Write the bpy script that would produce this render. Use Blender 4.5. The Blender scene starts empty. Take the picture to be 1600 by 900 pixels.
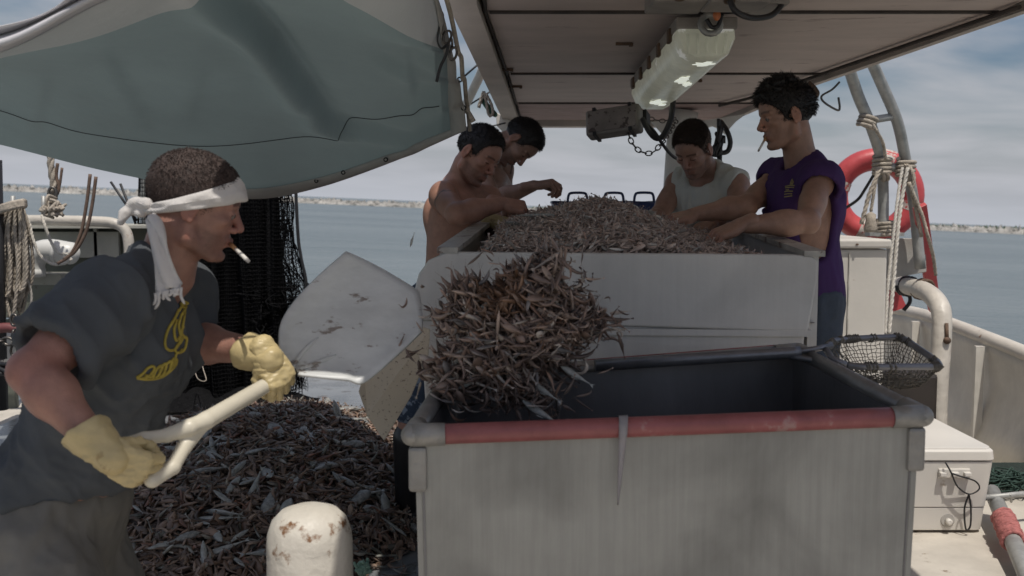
import bpy, math, random
import numpy as np
from mathutils import Vector, Matrix, noise as mnoise

PI = math.pi
rng = np.random.default_rng(7)
random.seed(7)

# ------------------------------------------------------------------ camera, sky, sun, exposure
sc = bpy.context.scene
COL = sc.collection
H = 1.42                       # eye height above the deck
F = 1555.0                     # focal length in pixels of a 1600 px wide picture
PITCH = math.atan(130 / F)
LIST = math.radians(2.43)      # how far the boat lists against the sea

camd = bpy.data.cameras.new('camera')
cam = bpy.data.objects.new('camera', camd)
COL.objects.link(cam)
cam.location = (0, 0, H)
cam.rotation_euler = (PI / 2 - PITCH, 0, 0)
camd.sensor_width = 36.0
camd.lens = 36.0 * F / 1600
camd.dof.use_dof = True; camd.dof.focus_distance = 3.7; camd.dof.aperture_fstop = 4.5
camd.clip_start = 0.05
camd.clip_end = 20000
sc.camera = cam

SUN_DIR = Vector((0.14, -0.36, 1.0)).normalized()      # towards the sun
sun_el = math.asin(SUN_DIR.z)
sun_az = math.atan2(SUN_DIR.x, SUN_DIR.y)

world = bpy.data.worlds.new('World')
sc.world = world
world.use_nodes = True
nt = world.node_tree
nt.nodes.clear()
wo = nt.nodes.new('ShaderNodeOutputWorld')
bg = nt.nodes.new('ShaderNodeBackground')
sky = nt.nodes.new('ShaderNodeTexSky')
sky.sky_type = 'NISHITA'
sky.sun_disc = False
sky.sun_elevation = sun_el
sky.sun_rotation = sun_az
sky.air_density = 1.0
sky.dust_density = 3.0
sky.ozone_density = 1.0
tc = nt.nodes.new('ShaderNodeTexCoord')
rot = nt.nodes.new('ShaderNodeVectorRotate')
rot.rotation_type = 'Y_AXIS'
rot.inputs['Angle'].default_value = -LIST
nt.links.new(tc.outputs['Generated'], rot.inputs['Vector'])
nt.links.new(rot.outputs[0], sky.inputs['Vector'])
# soft broken cloud over the blue: stretched towards the horizon like a real layer
sep = nt.nodes.new('ShaderNodeSeparateXYZ')
nt.links.new(rot.outputs[0], sep.inputs[0])
def wmath(op, a, b=None, clamp=False):
    n = nt.nodes.new('ShaderNodeMath'); n.operation = op; n.use_clamp = clamp
    for i, v in enumerate((a, b)):
        if v is None: continue
        if isinstance(v, (int, float)): n.inputs[i].default_value = v
        else: nt.links.new(v, n.inputs[i])
    return n.outputs[0]
den = wmath('ADD', wmath('ABSOLUTE', sep.outputs['Z']), 0.10)
cx = wmath('DIVIDE', sep.outputs['X'], den)
cy = wmath('DIVIDE', sep.outputs['Y'], den)
comb = nt.nodes.new('ShaderNodeCombineXYZ')
nt.links.new(cx, comb.inputs[0]); nt.links.new(cy, comb.inputs[1])
n1 = nt.nodes.new('ShaderNodeTexNoise')
n1.inputs['Scale'].default_value = 1.15
n1.inputs['Detail'].default_value = 9
n1.inputs['Roughness'].default_value = 0.5
n1.inputs['Distortion'].default_value = 0.3
nt.links.new(comb.outputs[0], n1.inputs['Vector'])
cr = nt.nodes.new('ShaderNodeValToRGB')
cr.color_ramp.elements[0].position = 0.38
cr.color_ramp.elements[1].position = 0.68
nt.links.new(n1.outputs['Fac'], cr.inputs['Fac'])
mixc = nt.nodes.new('ShaderNodeMixRGB')
mixc.inputs['Color2'].default_value = (5.5, 5.35, 5.5, 1)
skyg = nt.nodes.new('ShaderNodeHueSaturation')
skyg.inputs['Saturation'].default_value = 1.35
skyg.inputs['Value'].default_value = 0.74
nt.links.new(sky.outputs[0], skyg.inputs['Color'])
nt.links.new(wmath('MULTIPLY', cr.outputs['Color'], 0.75), mixc.inputs['Fac'])
nt.links.new(skyg.outputs[0], mixc.inputs['Color1'])
# low grey haze band that swallows the horizon
hz = nt.nodes.new('ShaderNodeMixRGB')
hz.inputs['Color2'].default_value = (4.75, 4.95, 5.45, 1)
nt.links.new(wmath('SUBTRACT', 1.0, wmath('MULTIPLY', wmath('ABSOLUTE', sep.outputs['Z']), 6.5), clamp=True), hz.inputs['Fac'])
nt.links.new(mixc.outputs[0], hz.inputs['Color1'])
nt.links.new(hz.outputs[0], bg.inputs['Color'])
bg.inputs['Strength'].default_value = 0.10
nt.links.new(bg.outputs[0], wo.inputs[0])

sund = bpy.data.lights.new('sun', 'SUN')
sund.energy = 3.3
sund.angle = math.radians(0.53)
sund.color = (1.0, 0.95, 0.87)
suno = bpy.data.objects.new('sun', sund)
COL.objects.link(suno)
suno.rotation_euler = SUN_DIR.to_track_quat('Z', 'Y').to_euler()
suno.location = (2, -4, 12)

sc.view_settings.view_transform = 'Standard'
sc.view_settings.look = 'None'
sc.view_settings.gamma = 1.0
sc.view_settings.exposure = 0.0
sc.render.engine = 'CYCLES'
sc.cycles.max_bounces = 6
sc.cycles.diffuse_bounces = 4
sc.cycles.transparent_max_bounces = 12
sc.cycles.caustics_reflective = False
sc.cycles.caustics_refractive = False
sc.cycles.use_denoising = True

# ------------------------------------------------------------------ helpers
_cp, _sp = math.cos(PITCH), math.sin(PITCH)
def P(px, py, Y):
    """Point at distance Y ahead of the eye that is seen at photo pixel (px, py)."""
    u = (px - 800) / F; v = (450 - py) / F
    d = (u, _cp + v * _sp, v * _cp - _sp)
    s = Y / d[1]
    return np.array((d[0] * s, Y, H + d[2] * s))
def V(*a): return np.array(a, float)
def unit(v):
    v = np.asarray(v, float); n = np.linalg.norm(v)
    return v / n if n > 1e-9 else v
def lerp(a, b, t): return np.asarray(a) * (1 - t) + np.asarray(b) * t

def basis(x, up=(0, 0, 1)):
    """columns x, y, z: x forward, z close to up"""
    x = unit(x); y = unit(np.cross(up, x)); z = np.cross(x, y)
    return np.stack([x, y, z], 1)
def rotv(v, axis, ang):
    axis = unit(axis); v = np.asarray(v, float)
    return v * math.cos(ang) + np.cross(axis, v) * math.sin(ang) + axis * np.dot(axis, v) * (1 - math.cos(ang))

class MB:
    """collects faces; build() links them as one mesh object"""
    def __init__(s): s.v = []; s.f = []; s.smooth = []; s.mi = []
    def add(s, verts, faces, smooth=False, mi=0):
        b = len(s.v)
        s.v.extend([tuple(float(c) for c in p) for p in verts])
        for f in faces:
            s.f.append(tuple(i + b for i in f)); s.smooth.append(smooth); s.mi.append(mi)
        return s
    def box(s, c, size, R=None, mi=0, bev=0.0):
        hx, hy, hz = [q / 2 for q in size]
        R = np.eye(3) if R is None else np.asarray(R)
        c = np.asarray(c, float)
        if bev <= 0:
            vs = [c + R @ V(x * hx, y * hy, z * hz) for x in (-1, 1) for y in (-1, 1) for z in (-1, 1)]
            fs = [(0, 1, 3, 2), (4, 6, 7, 5), (0, 4, 5, 1), (2, 3, 7, 6), (0, 2, 6, 4), (1, 5, 7, 3)]
            return s.add(vs, fs, mi=mi)
        # chamfered box
        b = min(bev, hx * .9, hy * .9, hz * .9)
        vs = []; idx = {}
        for sx in (-1, 1):
            for sy in (-1, 1):
                for sz in (-1, 1):
                    for a in range(3):
                        p = [sx * (hx - b), sy * (hy - b), sz * (hz - b)]
                        p[a] += (sx, sy, sz)[a] * b
                        idx[(sx, sy, sz, a)] = len(vs); vs.append(c + R @ np.array(p))
        fs = []
        def I(k, a): return idx[(k[0], k[1], k[2], a)]
        for a in range(3):
            o = [q for q in range(3) if q != a]
            for sg in (-1, 1):
                ks = []
                for (p, q) in ((-1, -1), (1, -1), (1, 1), (-1, 1)):
                    k = [0, 0, 0]; k[a] = sg; k[o[0]] = p; k[o[1]] = q; ks.append(I(k, a))
                flip = (sg == 1) != (a == 1)
                fs.append(tuple(ks) if flip else tuple(reversed(ks)))
        for a in range(3):
            o = [q for q in range(3) if q != a]
            for p in (-1, 1):
                for q in (-1, 1):
                    k0 = [0, 0, 0]; k1 = [0, 0, 0]
                    k0[a] = -1; k1[a] = 1; k0[o[0]] = k1[o[0]] = p; k0[o[1]] = k1[o[1]] = q
                    fs.append((I(k0, o[0]), I(k1, o[0]), I(k1, o[1]), I(k0, o[1])))
        for sx in (-1, 1):
            for sy in (-1, 1):
                for sz in (-1, 1):
                    fs.append(tuple(idx[(sx, sy, sz, a)] for a in range(3)))
        return s.add(vs, fs, mi=mi)
    def tube(s, pts, r, n=10, caps=True, smooth=True, mi=0, flat=1.0, closed=False):
        pts = [np.asarray(p, float) for p in pts]; m = len(pts)
        rs = [r] * m if np.isscalar(r) else list(r)
        T = []
        for i in range(m):
            if closed: t = pts[(i + 1) % m] - pts[(i - 1) % m]
            else: t = pts[min(i + 1, m - 1)] - pts[max(i - 1, 0)]
            T.append(unit(t))
        up = V(0, 0, 1) if abs(T[0][2]) < .9 else V(1, 0, 0)
        nrm = unit(np.cross(T[0], up)); vs = []
        for i in range(m):
            nrm = unit(nrm - T[i] * np.dot(nrm, T[i])); bn = np.cross(T[i], nrm)
            for k in range(n):
                a = 2 * PI * k / n
                vs.append(pts[i] + rs[i] * (math.cos(a) * nrm + flat * math.sin(a) * bn))
        fs = []
        for i in range(m if closed else m - 1):
            j = (i + 1) % m
            for k in range(n):
                fs.append((i * n + k, i * n + (k + 1) % n, j * n + (k + 1) % n, j * n + k))
        s.add(vs, fs, smooth, mi)
        if caps and not closed:
            b = len(s.v) - len(vs)
            s.f.append(tuple(b + k for k in reversed(range(n)))); s.smooth.append(False); s.mi.append(mi)
            s.f.append(tuple(b + (m - 1) * n + k for k in range(n))); s.smooth.append(False); s.mi.append(mi)
        return s
    def lathe(s, prof, c=(0, 0, 0), R=None, n=24, smooth=True, mi=0):
        """prof: (radius, height) pairs, about local z"""
        R = np.eye(3) if R is None else np.asarray(R); c = np.asarray(c, float); vs = []
        for (r, z) in prof:
            for k in range(n):
                a = 2 * PI * k / n
                vs.append(c + R @ V(r * math.cos(a), r * math.sin(a), z))
        fs = [(i * n + k, i * n + (k + 1) % n, (i + 1) * n + (k + 1) % n, (i + 1) * n + k)
              for i in range(len(prof) - 1) for k in range(n)]
        s.add(vs, fs, smooth, mi)
        b = len(s.v) - len(vs)
        if prof[0][0] > 1e-4: s.f.append(tuple(b + k for k in reversed(range(n)))); s.smooth.append(False); s.mi.append(mi)
        if prof[-1][0] > 1e-4: s.f.append(tuple(b + (len(prof) - 1) * n + k for k in range(n))); s.smooth.append(False); s.mi.append(mi)
        return s
    def grid(s, G, smooth=True, thick=0.0, mi=0, off=None):
        """G[i][j] points; with thickness it is closed"""
        G = np.asarray(G, float); a, b = G.shape[:2]
        def fa(base, flip):
            out = []
            for i in range(a - 1):
                for j in range(b - 1):
                    q = (base + i * b + j, base + (i + 1) * b + j, base + (i + 1) * b + j + 1, base + i * b + j + 1)
                    out.append(q[::-1] if flip else q)
            return out
        if thick == 0: return s.add(G.reshape(-1, 3), fa(0, False), smooth, mi)
        du = np.gradient(G, axis=0); dv = np.gradient(G, axis=1)
        N = np.cross(du, dv); N /= (np.linalg.norm(N, axis=2, keepdims=True) + 1e-12)
        if off is not None: N = np.broadcast_to(unit(off), G.shape)
        B = G - N * thick
        vs = np.concatenate([G.reshape(-1, 3), B.reshape(-1, 3)])
        fs = fa(0, False) + fa(a * b, True); o = a * b
        for i in range(a - 1):
            fs.append((i * b, i * b + o, (i + 1) * b + o, (i + 1) * b))
            fs.append((i * b + b - 1, (i + 1) * b + b - 1, (i + 1) * b + b - 1 + o, i * b + b - 1 + o))
        for j in range(b - 1):
            fs.append((j, j + 1, j + 1 + o, j + o))
            k = (a - 1) * b + j
            fs.append((k, k + o, k + 1 + o, k + 1))
        return s.add(vs, fs, smooth, mi)
    def prism(s, poly, off, smooth=False, mi=0):
        """closed outline of 3-D points extruded by the vector off"""
        n = len(poly); poly = [np.asarray(p, float) for p in poly]; off = np.asarray(off, float)
        vs = poly + [p + off for p in poly]
        fs = [tuple(reversed(range(n))), tuple(range(n, 2 * n))]
        fs += [(i, (i + 1) % n, n + (i + 1) % n, n + i) for i in range(n)]
        return s.add(vs, fs, smooth, mi)
    def ell(s, c, r, R=None, n=12, m=8, mi=0):
        R = np.eye(3) if R is None else np.asarray(R); c = np.asarray(c, float); vs = []; r = np.broadcast_to(r, (3,))
        for i in range(m + 1):
            ph = -PI / 2 + PI * i / m
            for k in range(n):
                a = 2 * PI * k / n
                vs.append(c + R @ (r * V(math.cos(ph) * math.cos(a), math.cos(ph) * math.sin(a), math.sin(ph))))
        fs = [(i * n + k, i * n + (k + 1) % n, (i + 1) * n + (k + 1) % n, (i + 1) * n + k) for i in range(m) for k in range(n)]
        return s.add(vs, fs, True, mi)
    def build(s, name, mats, parent=None):
        return mesh_obj(name, np.array(s.v), s.f, mats, parent, smooth=np.array(s.smooth, bool), mi=np.array(s.mi))

def mesh_obj(name, v, f, mats, parent=None, smooth=True, mi=None, attr=None):
    me = bpy.data.meshes.new(name)
    v = np.asarray(v, np.float32)
    if isinstance(f, np.ndarray) and f.ndim == 2:
        nf, k = f.shape
        me.vertices.add(len(v)); me.vertices.foreach_set('co', v.ravel())
        me.loops.add(nf * k); me.loops.foreach_set('vertex_index', f.ravel().astype(np.int32))
        me.polygons.add(nf)
        me.polygons.foreach_set('loop_start', np.arange(0, nf * k, k, dtype=np.int32))
        me.update(calc_edges=True)
    else:
        me.from_pydata([tuple(p) for p in v.tolist()], [], [tuple(int(i) for i in q) for q in f])
    n = len(me.polygons)
    sm = np.full(n, bool(smooth)) if np.isscalar(smooth) or isinstance(smooth, bool) else smooth[:n]
    me.polygons.foreach_set('use_smooth', sm)
    if not isinstance(mats, (list, tuple)): mats = [mats]
    for m in mats: me.materials.append(m)
    if mi is not None: me.polygons.foreach_set('material_index', np.asarray(mi, np.int32)[:n])
    if attr is not None:
        for nm, arr in attr.items():
            a = me.color_attributes.new(nm, 'FLOAT_COLOR', 'POINT')
            c = np.ones((len(v), 4), np.float32); c[:, :3] = arr
            a.data.foreach_set('color', c.ravel())
    me.validate(); me.update()
    o = bpy.data.objects.new(name, me)
    COL.objects.link(o)
    if parent is not None: attach(o, parent)
    return o
def attach(o, parent):
    o.parent = parent
    o.matrix_parent_inverse = Matrix.Translation(-Vector(parent.location)) if parent.type == 'EMPTY' else Matrix()

def tag(o, label, cat, group=None, kind=None):
    if label: o['label'] = label
    if cat: o['category'] = cat
    if group: o['group'] = group
    if kind: o['kind'] = kind
    return o
def thing(name, label, cat, loc, group=None):
    o = bpy.data.objects.new(name, None); COL.objects.link(o)
    o.location = tuple(float(c) for c in loc); o.empty_display_size = .1
    return tag(o, label, cat, group)
def struct(o): o['kind'] = 'structure'; return o
def fixnormals(o):
    import bmesh
    b = bmesh.new(); b.from_mesh(o.data); bmesh.ops.recalc_face_normals(b, faces=b.faces[:]); b.to_mesh(o.data); b.free(); return o
def bevel(o, w=0.004, seg=2):
    m = o.modifiers.new('bevel', 'BEVEL'); m.width = w; m.segments = seg; m.limit_method = 'ANGLE'; m.angle_limit = math.radians(40); return o

def crv(pts, n=8, closed=False):
    """Catmull-Rom through pts"""
    p = [np.asarray(q, float) for q in pts]; m = len(p); out = []
    if closed:
        for i in range(m):
            a, b, c, d = p[(i - 1) % m], p[i], p[(i + 1) % m], p[(i + 2) % m]
            for k in range(n):
                t = k / n
                out.append(.5 * ((2 * b) + (c - a) * t + (2 * a - 5 * b + 4 * c - d) * t * t + (3 * b - a - 3 * c + d) * t ** 3))
        return out
    p = [2 * p[0] - p[1]] + p + [2 * p[-1] - p[-2]]
    for i in range(1, m):
        a, b, c, d = p[i - 1], p[i], p[i + 1], p[i + 2]
        for k in range(n):
            t = k / n
            out.append(.5 * ((2 * b) + (c - a) * t + (2 * a - 5 * b + 4 * c - d) * t * t + (3 * b - a - 3 * c + d) * t ** 3))
    out.append(p[-2]); return out

# ------------------------------------------------------------------ materials
def mat(name, col, rough=.6, metal=0.0, var=.15, scale=6.0, stretch=(1, 1, 1), bump=.1, bscale=60.0, bdist=.004,
        spots=None, spotscale=8.0, spotcov=.62, col2=None, attr=None, spec=.5, sss=0.0, coat=0.0, rvar=.12, weave=None, trans=0.0, streak=None):
    m = bpy.data.materials.new(name); m.use_nodes = True
    t = m.node_tree; L = t.links; b = t.nodes['Principled BSDF']
    tcn = t.nodes.new('ShaderNodeTexCoord'); mp = t.nodes.new('ShaderNodeMapping')
    mp.inputs['Scale'].default_value = stretch
    L.new(tcn.outputs['Object'], mp.inputs['Vector'])
    n = t.nodes.new('ShaderNodeTexNoise'); n.inputs['Scale'].default_value = scale; n.inputs['Detail'].default_value = 8
    n.inputs['Roughness'].default_value = .62
    L.new(mp.outputs[0], n.inputs['Vector'])
    cr = t.nodes.new('ShaderNodeValToRGB')
    cr.color_ramp.elements[0].position = .3; cr.color_ramp.elements[1].position = .7
    c = np.array(col, float); c2 = np.array(col2, float) if col2 is not None else np.clip(c * (1 + var), 0, 1)
    c1 = c * (1 - var) if col2 is None else c
    cr.color_ramp.elements[0].color = (*c1, 1); cr.color_ramp.elements[1].color = (*c2, 1)
    L.new(n.outputs['Fac'], cr.inputs['Fac'])
    out = cr.outputs['Color']
    if spots is not None:
        n2 = t.nodes.new('ShaderNodeTexNoise'); n2.inputs['Scale'].default_value = spotscale; n2.inputs['Detail'].default_value = 6
        n2.inputs['Roughness'].default_value = .65
        L.new(mp.outputs[0], n2.inputs['Vector'])
        r2 = t.nodes.new('ShaderNodeValToRGB'); r2.color_ramp.elements[0].position = spotcov; r2.color_ramp.elements[1].position = spotcov + .05
        L.new(n2.outputs['Fac'], r2.inputs['Fac'])
        mx = t.nodes.new('ShaderNodeMixRGB'); mx.inputs['Color2'].default_value = (*spots, 1)
        L.new(r2.outputs['Color'], mx.inputs['Fac']); L.new(out, mx.inputs['Color1']); out = mx.outputs[0]
    if streak is not None:
        mp3 = t.nodes.new('ShaderNodeMapping'); mp3.inputs['Scale'].default_value = (1, 1, .035); L.new(tcn.outputs['Object'], mp3.inputs['Vector'])
        n3 = t.nodes.new('ShaderNodeTexNoise'); n3.inputs['Scale'].default_value = 55; n3.inputs['Detail'].default_value = 6; n3.inputs['Roughness'].default_value = .7
        L.new(mp3.outputs[0], n3.inputs['Vector'])
        n4 = t.nodes.new('ShaderNodeTexNoise'); n4.inputs['Scale'].default_value = 3.2; n4.inputs['Detail'].default_value = 7; n4.inputs['Distortion'].default_value = .6
        L.new(tcn.outputs['Object'], n4.inputs['Vector'])
        for nn_, a_, lo_, hi_ in ((n3, streak, .35, .75), (n4, streak * 1.6, .42, .66)):
            r3_ = t.nodes.new('ShaderNodeMapRange'); r3_.inputs['From Min'].default_value = lo_; r3_.inputs['From Max'].default_value = hi_; r3_.inputs['To Min'].default_value = 1.0; r3_.inputs['To Max'].default_value = 1 - a_
            L.new(nn_.outputs['Fac'], r3_.inputs['Value'])
            mx = t.nodes.new('ShaderNodeMixRGB'); mx.blend_type = 'MULTIPLY'; mx.inputs['Fac'].default_value = 1
            L.new(out, mx.inputs['Color1']); L.new(r3_.outputs[0], mx.inputs['Color2']); out = mx.outputs[0]
    if attr:
        an = t.nodes.new('ShaderNodeAttribute'); an.attribute_name = attr
        mx = t.nodes.new('ShaderNodeMixRGB'); mx.blend_type = 'MULTIPLY'; mx.inputs['Fac'].default_value = 1
        L.new(out, mx.inputs['Color1']); L.new(an.outputs['Color'], mx.inputs['Color2']); out = mx.outputs[0]
    L.new(out, b.inputs['Base Color'])
    b.inputs['Metallic'].default_value = metal
    b.inputs['Specular IOR Level'].default_value = spec
    rr = t.nodes.new('ShaderNodeMapRange')
    rr.inputs['To Min'].default_value = max(.02, rough - rvar); rr.inputs['To Max'].default_value = min(1, rough + rvar)
    L.new(n.outputs['Fac'], rr.inputs['Value']); L.new(rr.outputs[0], b.inputs['Roughness'])
    if sss: b.inputs['Subsurface Weight'].default_value = sss; b.inputs['Subsurface Radius'].default_value = (.012, .005, .003); b.inputs['Subsurface Scale'].default_value = 1.0
    if coat: b.inputs['Coat Weight'].default_value = coat
    if bump:
        nb = t.nodes.new('ShaderNodeTexNoise'); nb.inputs['Scale'].default_value = bscale; nb.inputs['Detail'].default_value = 5
        L.new(mp.outputs[0], nb.inputs['Vector'])
        bn = t.nodes.new('ShaderNodeBump'); bn.inputs['Strength'].default_value = min(1, bump); bn.inputs['Distance'].default_value = bdist
        L.new(nb.outputs['Fac'], bn.inputs['Height']); L.new(bn.outputs[0], b.inputs['Normal'])
        if weave:
            wv = t.nodes.new('ShaderNodeTexWave'); wv.inputs['Scale'].default_value = weave; wv.bands_direction = 'DIAGONAL'
            wv.inputs['Distortion'].default_value = 1.5
            L.new(tcn.outputs['Object'], wv.inputs['Vector'])
            b2 = t.nodes.new('ShaderNodeBump'); b2.inputs['Strength'].default_value = .5; b2.inputs['Distance'].default_value = bdist
            L.new(wv.outputs['Fac'], b2.inputs['Height']); L.new(bn.outputs[0], b2.inputs['Normal']); L.new(b2.outputs[0], b.inputs['Normal'])
    if trans:
        tr = t.nodes.new('ShaderNodeBsdfTranslucent'); ms = t.nodes.new('ShaderNodeMixShader'); ms.inputs[0].default_value = trans
        L.new(out, tr.inputs['Color']); L.new(b.outputs[0], ms.inputs[1]); L.new(tr.outputs[0], ms.inputs[2])
        L.new(ms.outputs[0], t.nodes['Material Output'].inputs['Surface'])
    return m

# ------------------------------------------------------------------ signed distance modelling (bodies, clothes, gloves)
class SDF:
    def __init__(s, lo, hi, h):
        s.h = h; s.lo = np.asarray(lo, float); n = np.ceil((np.asarray(hi) - s.lo) / h).astype(int) + 2
        s.n = n; s.f = np.full(tuple(n), .2, np.float32)
        s.ax = [(s.lo[i] + np.arange(n[i]) * h).astype(np.float32) for i in range(3)]
    def _sub(s, lo, hi, m):
        a = np.clip(np.floor((lo - m - s.lo) / s.h).astype(int), 0, s.n); b = np.clip(np.ceil((hi + m - s.lo) / s.h).astype(int) + 1, 0, s.n)
        if (b <= a).any(): return None
        sl = tuple(slice(a[i], b[i]) for i in range(3))
        X = s.ax[0][sl[0]][:, None, None]; Y = s.ax[1][sl[1]][None, :, None]; Z = s.ax[2][sl[2]][None, None, :]
        return sl, X, Y, Z
    def _op(s, sl, d, k, op):
        f = s.f[sl]
        if op == 'sub':
            d = -d
            hh = np.clip(.5 + .5 * (d - f) / max(k, 1e-6), 0, 1)
            s.f[sl] = f * (1 - hh) + d * hh + k * hh * (1 - hh)
        else:
            hh = np.clip(.5 + .5 * (d - f) / max(k, 1e-6), 0, 1)
            s.f[sl] = d * (1 - hh) + f * hh - k * hh * (1 - hh)
    def ell(s, c, r, R=None, k=.01, op='add'):
        c = np.asarray(c, float); r = np.broadcast_to(np.asarray(r, float), (3,)); R = np.eye(3) if R is None else np.asarray(R)
        e = np.sqrt((R ** 2) @ (r ** 2))
        g = s._sub(c - e, c + e, max(2.2 * k, 2.5 * s.h) + .01)
        if g is None: return s
        sl, X, Y, Z = g; X = X - c[0]; Y = Y - c[1]; Z = Z - c[2]
        p = [(R[0, i] * X + R[1, i] * Y + R[2, i] * Z) for i in range(3)]
        k0 = np.sqrt(sum((p[i] / r[i]) ** 2 for i in range(3))); k1 = np.sqrt(sum((p[i] / r[i] ** 2) ** 2 for i in range(3))) + 1e-6
        s._op(sl, (k0 * (k0 - 1) / k1).astype(np.float32), k, op); return s
    def cap(s, a, b, ra, rb=None, k=.01, op='add', flat=1.0, nrm=None):
        """round cone; flat<1 squashes it along nrm"""
        a = np.asarray(a, float); b = np.asarray(b, float); rb = ra if rb is None else rb; R = max(ra, rb)
        g = s._sub(np.minimum(a, b) - R, np.maximum(a, b) + R, max(2.2 * k, 2.5 * s.h) + .01)
        if g is None: return s
        sl, X, Y, Z = g; d = b - a; L2 = float(d @ d) + 1e-12
        x = X - a[0]; y = Y - a[1]; z = Z - a[2]
        if flat != 1.0:
            n = unit(nrm); q = (x * n[0] + y * n[1] + z * n[2]) * (1 / flat - 1)
            t = np.clip((x * d[0] + y * d[1] + z * d[2]) / L2, 0, 1)
            x = x - t * d[0]; y = y - t * d[1]; z = z - t * d[2]
            qq = (x * n[0] + y * n[1] + z * n[2]) * (1 / flat - 1)
            x = x + qq * n[0]; y = y + qq * n[1]; z = z + qq * n[2]
            dist = np.sqrt(x * x + y * y + z * z) - (ra + (rb - ra) * t); dist = dist * (flat + (1 - flat) * .5)
        else:
            t = np.clip((x * d[0] + y * d[1] + z * d[2]) / L2, 0, 1)
            dist = np.sqrt((x - t * d[0]) ** 2 + (y - t * d[1]) ** 2 + (z - t * d[2]) ** 2) - (ra + (rb - ra) * t)
        s._op(sl, dist.astype(np.float32), k, op); return s
    def cut(s, p, n, k=.004):
        """remove everything on the side n points to"""
        n = unit(n); p = np.asarray(p, float)
        X = s.ax[0][:, None, None]; Y = s.ax[1][None, :, None]; Z = s.ax[2][None, None, :]
        d = (X - p[0]) * n[0] + (Y - p[1]) * n[1] + (Z - p[2]) * n[2]
        d = d.astype(np.float32)
        hh = np.clip(.5 + .5 * (d - s.f) / k, 0, 1)
        s.f = s.f * (1 - hh) + d * hh + k * hh * (1 - hh); return s
    def mesh(s):
        f = s.f
        f[0], f[-1], f[:, 0], f[:, -1], f[:, :, 0], f[:, :, -1] = .05, .05, .05, .05, .05, .05
        ins = f < 0
        c = [ins[i:ins.shape[0] - 1 + i, j:ins.shape[1] - 1 + j, k:ins.shape[2] - 1 + k] for i in (0, 1) for j in (0, 1) for k in (0, 1)]
        tot = np.zeros(c[0].shape, np.int8)
        for q in c: tot += q
        I, J, K = np.nonzero((tot > 0) & (tot < 8))
        val = {}
        for i in (0, 1):
            for j in (0, 1):
                for k in (0, 1): val[(i, j, k)] = f[I + i, J + j, K + k]
        acc = np.zeros((len(I), 3)); cnt = np.zeros(len(I))
        for a in range(3):
            o = [q for q in range(3) if q != a]
            for p in (0, 1):
                for q in (0, 1):
                    k0 = [0, 0, 0]; k0[o[0]] = p; k0[o[1]] = q; k1 = list(k0); k1[a] = 1
                    v0 = val[tuple(k0)]; v1 = val[tuple(k1)]; m = (v0 < 0) != (v1 < 0)
                    t = np.where(m, v0 / np.where(m, v0 - v1, 1), 0)
                    pt = np.zeros((len(I), 3)); pt[:, o[0]] = p; pt[:, o[1]] = q; pt[:, a] = t
                    acc += pt * m[:, None]; cnt += m
        acc /= cnt[:, None]
        verts = s.lo + (np.stack([I, J, K], 1) + acc) * s.h
        idx = np.full(c[0].shape, -1, np.int32); idx[I, J, K] = np.arange(len(I))
        faces = []
        for a in range(3):
            sl0 = [slice(1, -1)] * 3; sl1 = [slice(1, -1)] * 3
            sl0[a] = slice(0, -1); sl1[a] = slice(1, None)
            A = ins[tuple(sl0)]; B = ins[tuple(sl1)]
            for flip in (False, True):
                M = (A & ~B) if not flip else (~A & B)
                g = np.stack(np.nonzero(M), 1)
                if not len(g): continue
                for q in range(3):
                    if q != a: g[:, q] += 1
                o1, o2 = (a + 1) % 3, (a + 2) % 3
                def at(d1, d2):
                    h_ = g.copy(); h_[:, o1] -= d1; h_[:, o2] -= d2
                    return idx[h_[:, 0], h_[:, 1], h_[:, 2]]
                q4 = np.stack([at(1, 1), at(0, 1), at(0, 0), at(1, 0)], 1)
                if flip: q4 = q4[:, ::-1]
                faces.append(q4)
        fc = np.concatenate(faces) if faces else np.zeros((0, 4), int)
        fc = fc[(fc >= 0).all(1)]
        return verts, fc

def vnormals(v, f):
    n = np.zeros_like(v); fn = np.cross(v[f[:, 2]] - v[f[:, 0]], v[f[:, 3]] - v[f[:, 1]])
    for k in range(4): np.add.at(n, f[:, k], fn)
    return n / (np.linalg.norm(n, axis=1, keepdims=True) + 1e-12)
def vnoise(p, scale, seed=0.0, oct=3):
    """smooth value noise for arrays of points, about -1..1"""
    out = np.zeros(len(p)); amp = 1.0; tot = 0
    s_ = np.asarray(scale, float)
    for o in range(oct):
        q = p * s_ * 2 ** o + seed + 17.3 * o
        i = np.floor(q).astype(np.int64); fr = q - i; fr = fr * fr * (3 - 2 * fr)
        r = 0
        for a in (0, 1):
            for b in (0, 1):
                for c in (0, 1):
                    h_ = (i[:, 0] + a) * 73856093 ^ (i[:, 1] + b) * 19349663 ^ (i[:, 2] + c) * 83492791
                    h_ = (h_ ^ (h_ >> 13)) * 1274126177; h_ = (h_ ^ (h_ >> 16)) & 0xffff
                    w = (fr[:, 0] if a else 1 - fr[:, 0]) * (fr[:, 1] if b else 1 - fr[:, 1]) * (fr[:, 2] if c else 1 - fr[:, 2])
                    r = r + w * (h_ / 32767.5 - 1)
        out += amp * r; tot += amp; amp *= .5
    return out / tot
# ================================================================== SETTING: sea, far breakwater, deck
def G(px, py, z=0.0):
    a = P(px, py, 1.0); s = (z - H) / (a[2] - H); return V(a[0] * s, s, z)
ct, st = math.cos(LIST), math.sin(LIST)
def sea_xf(v):
    v = np.asarray(v, float); x, y, z = v[..., 0], v[..., 1], v[..., 2]
    return np.stack([x * ct + z * st, y, -x * st + z * ct], -1)
WATER = -0.85

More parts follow.
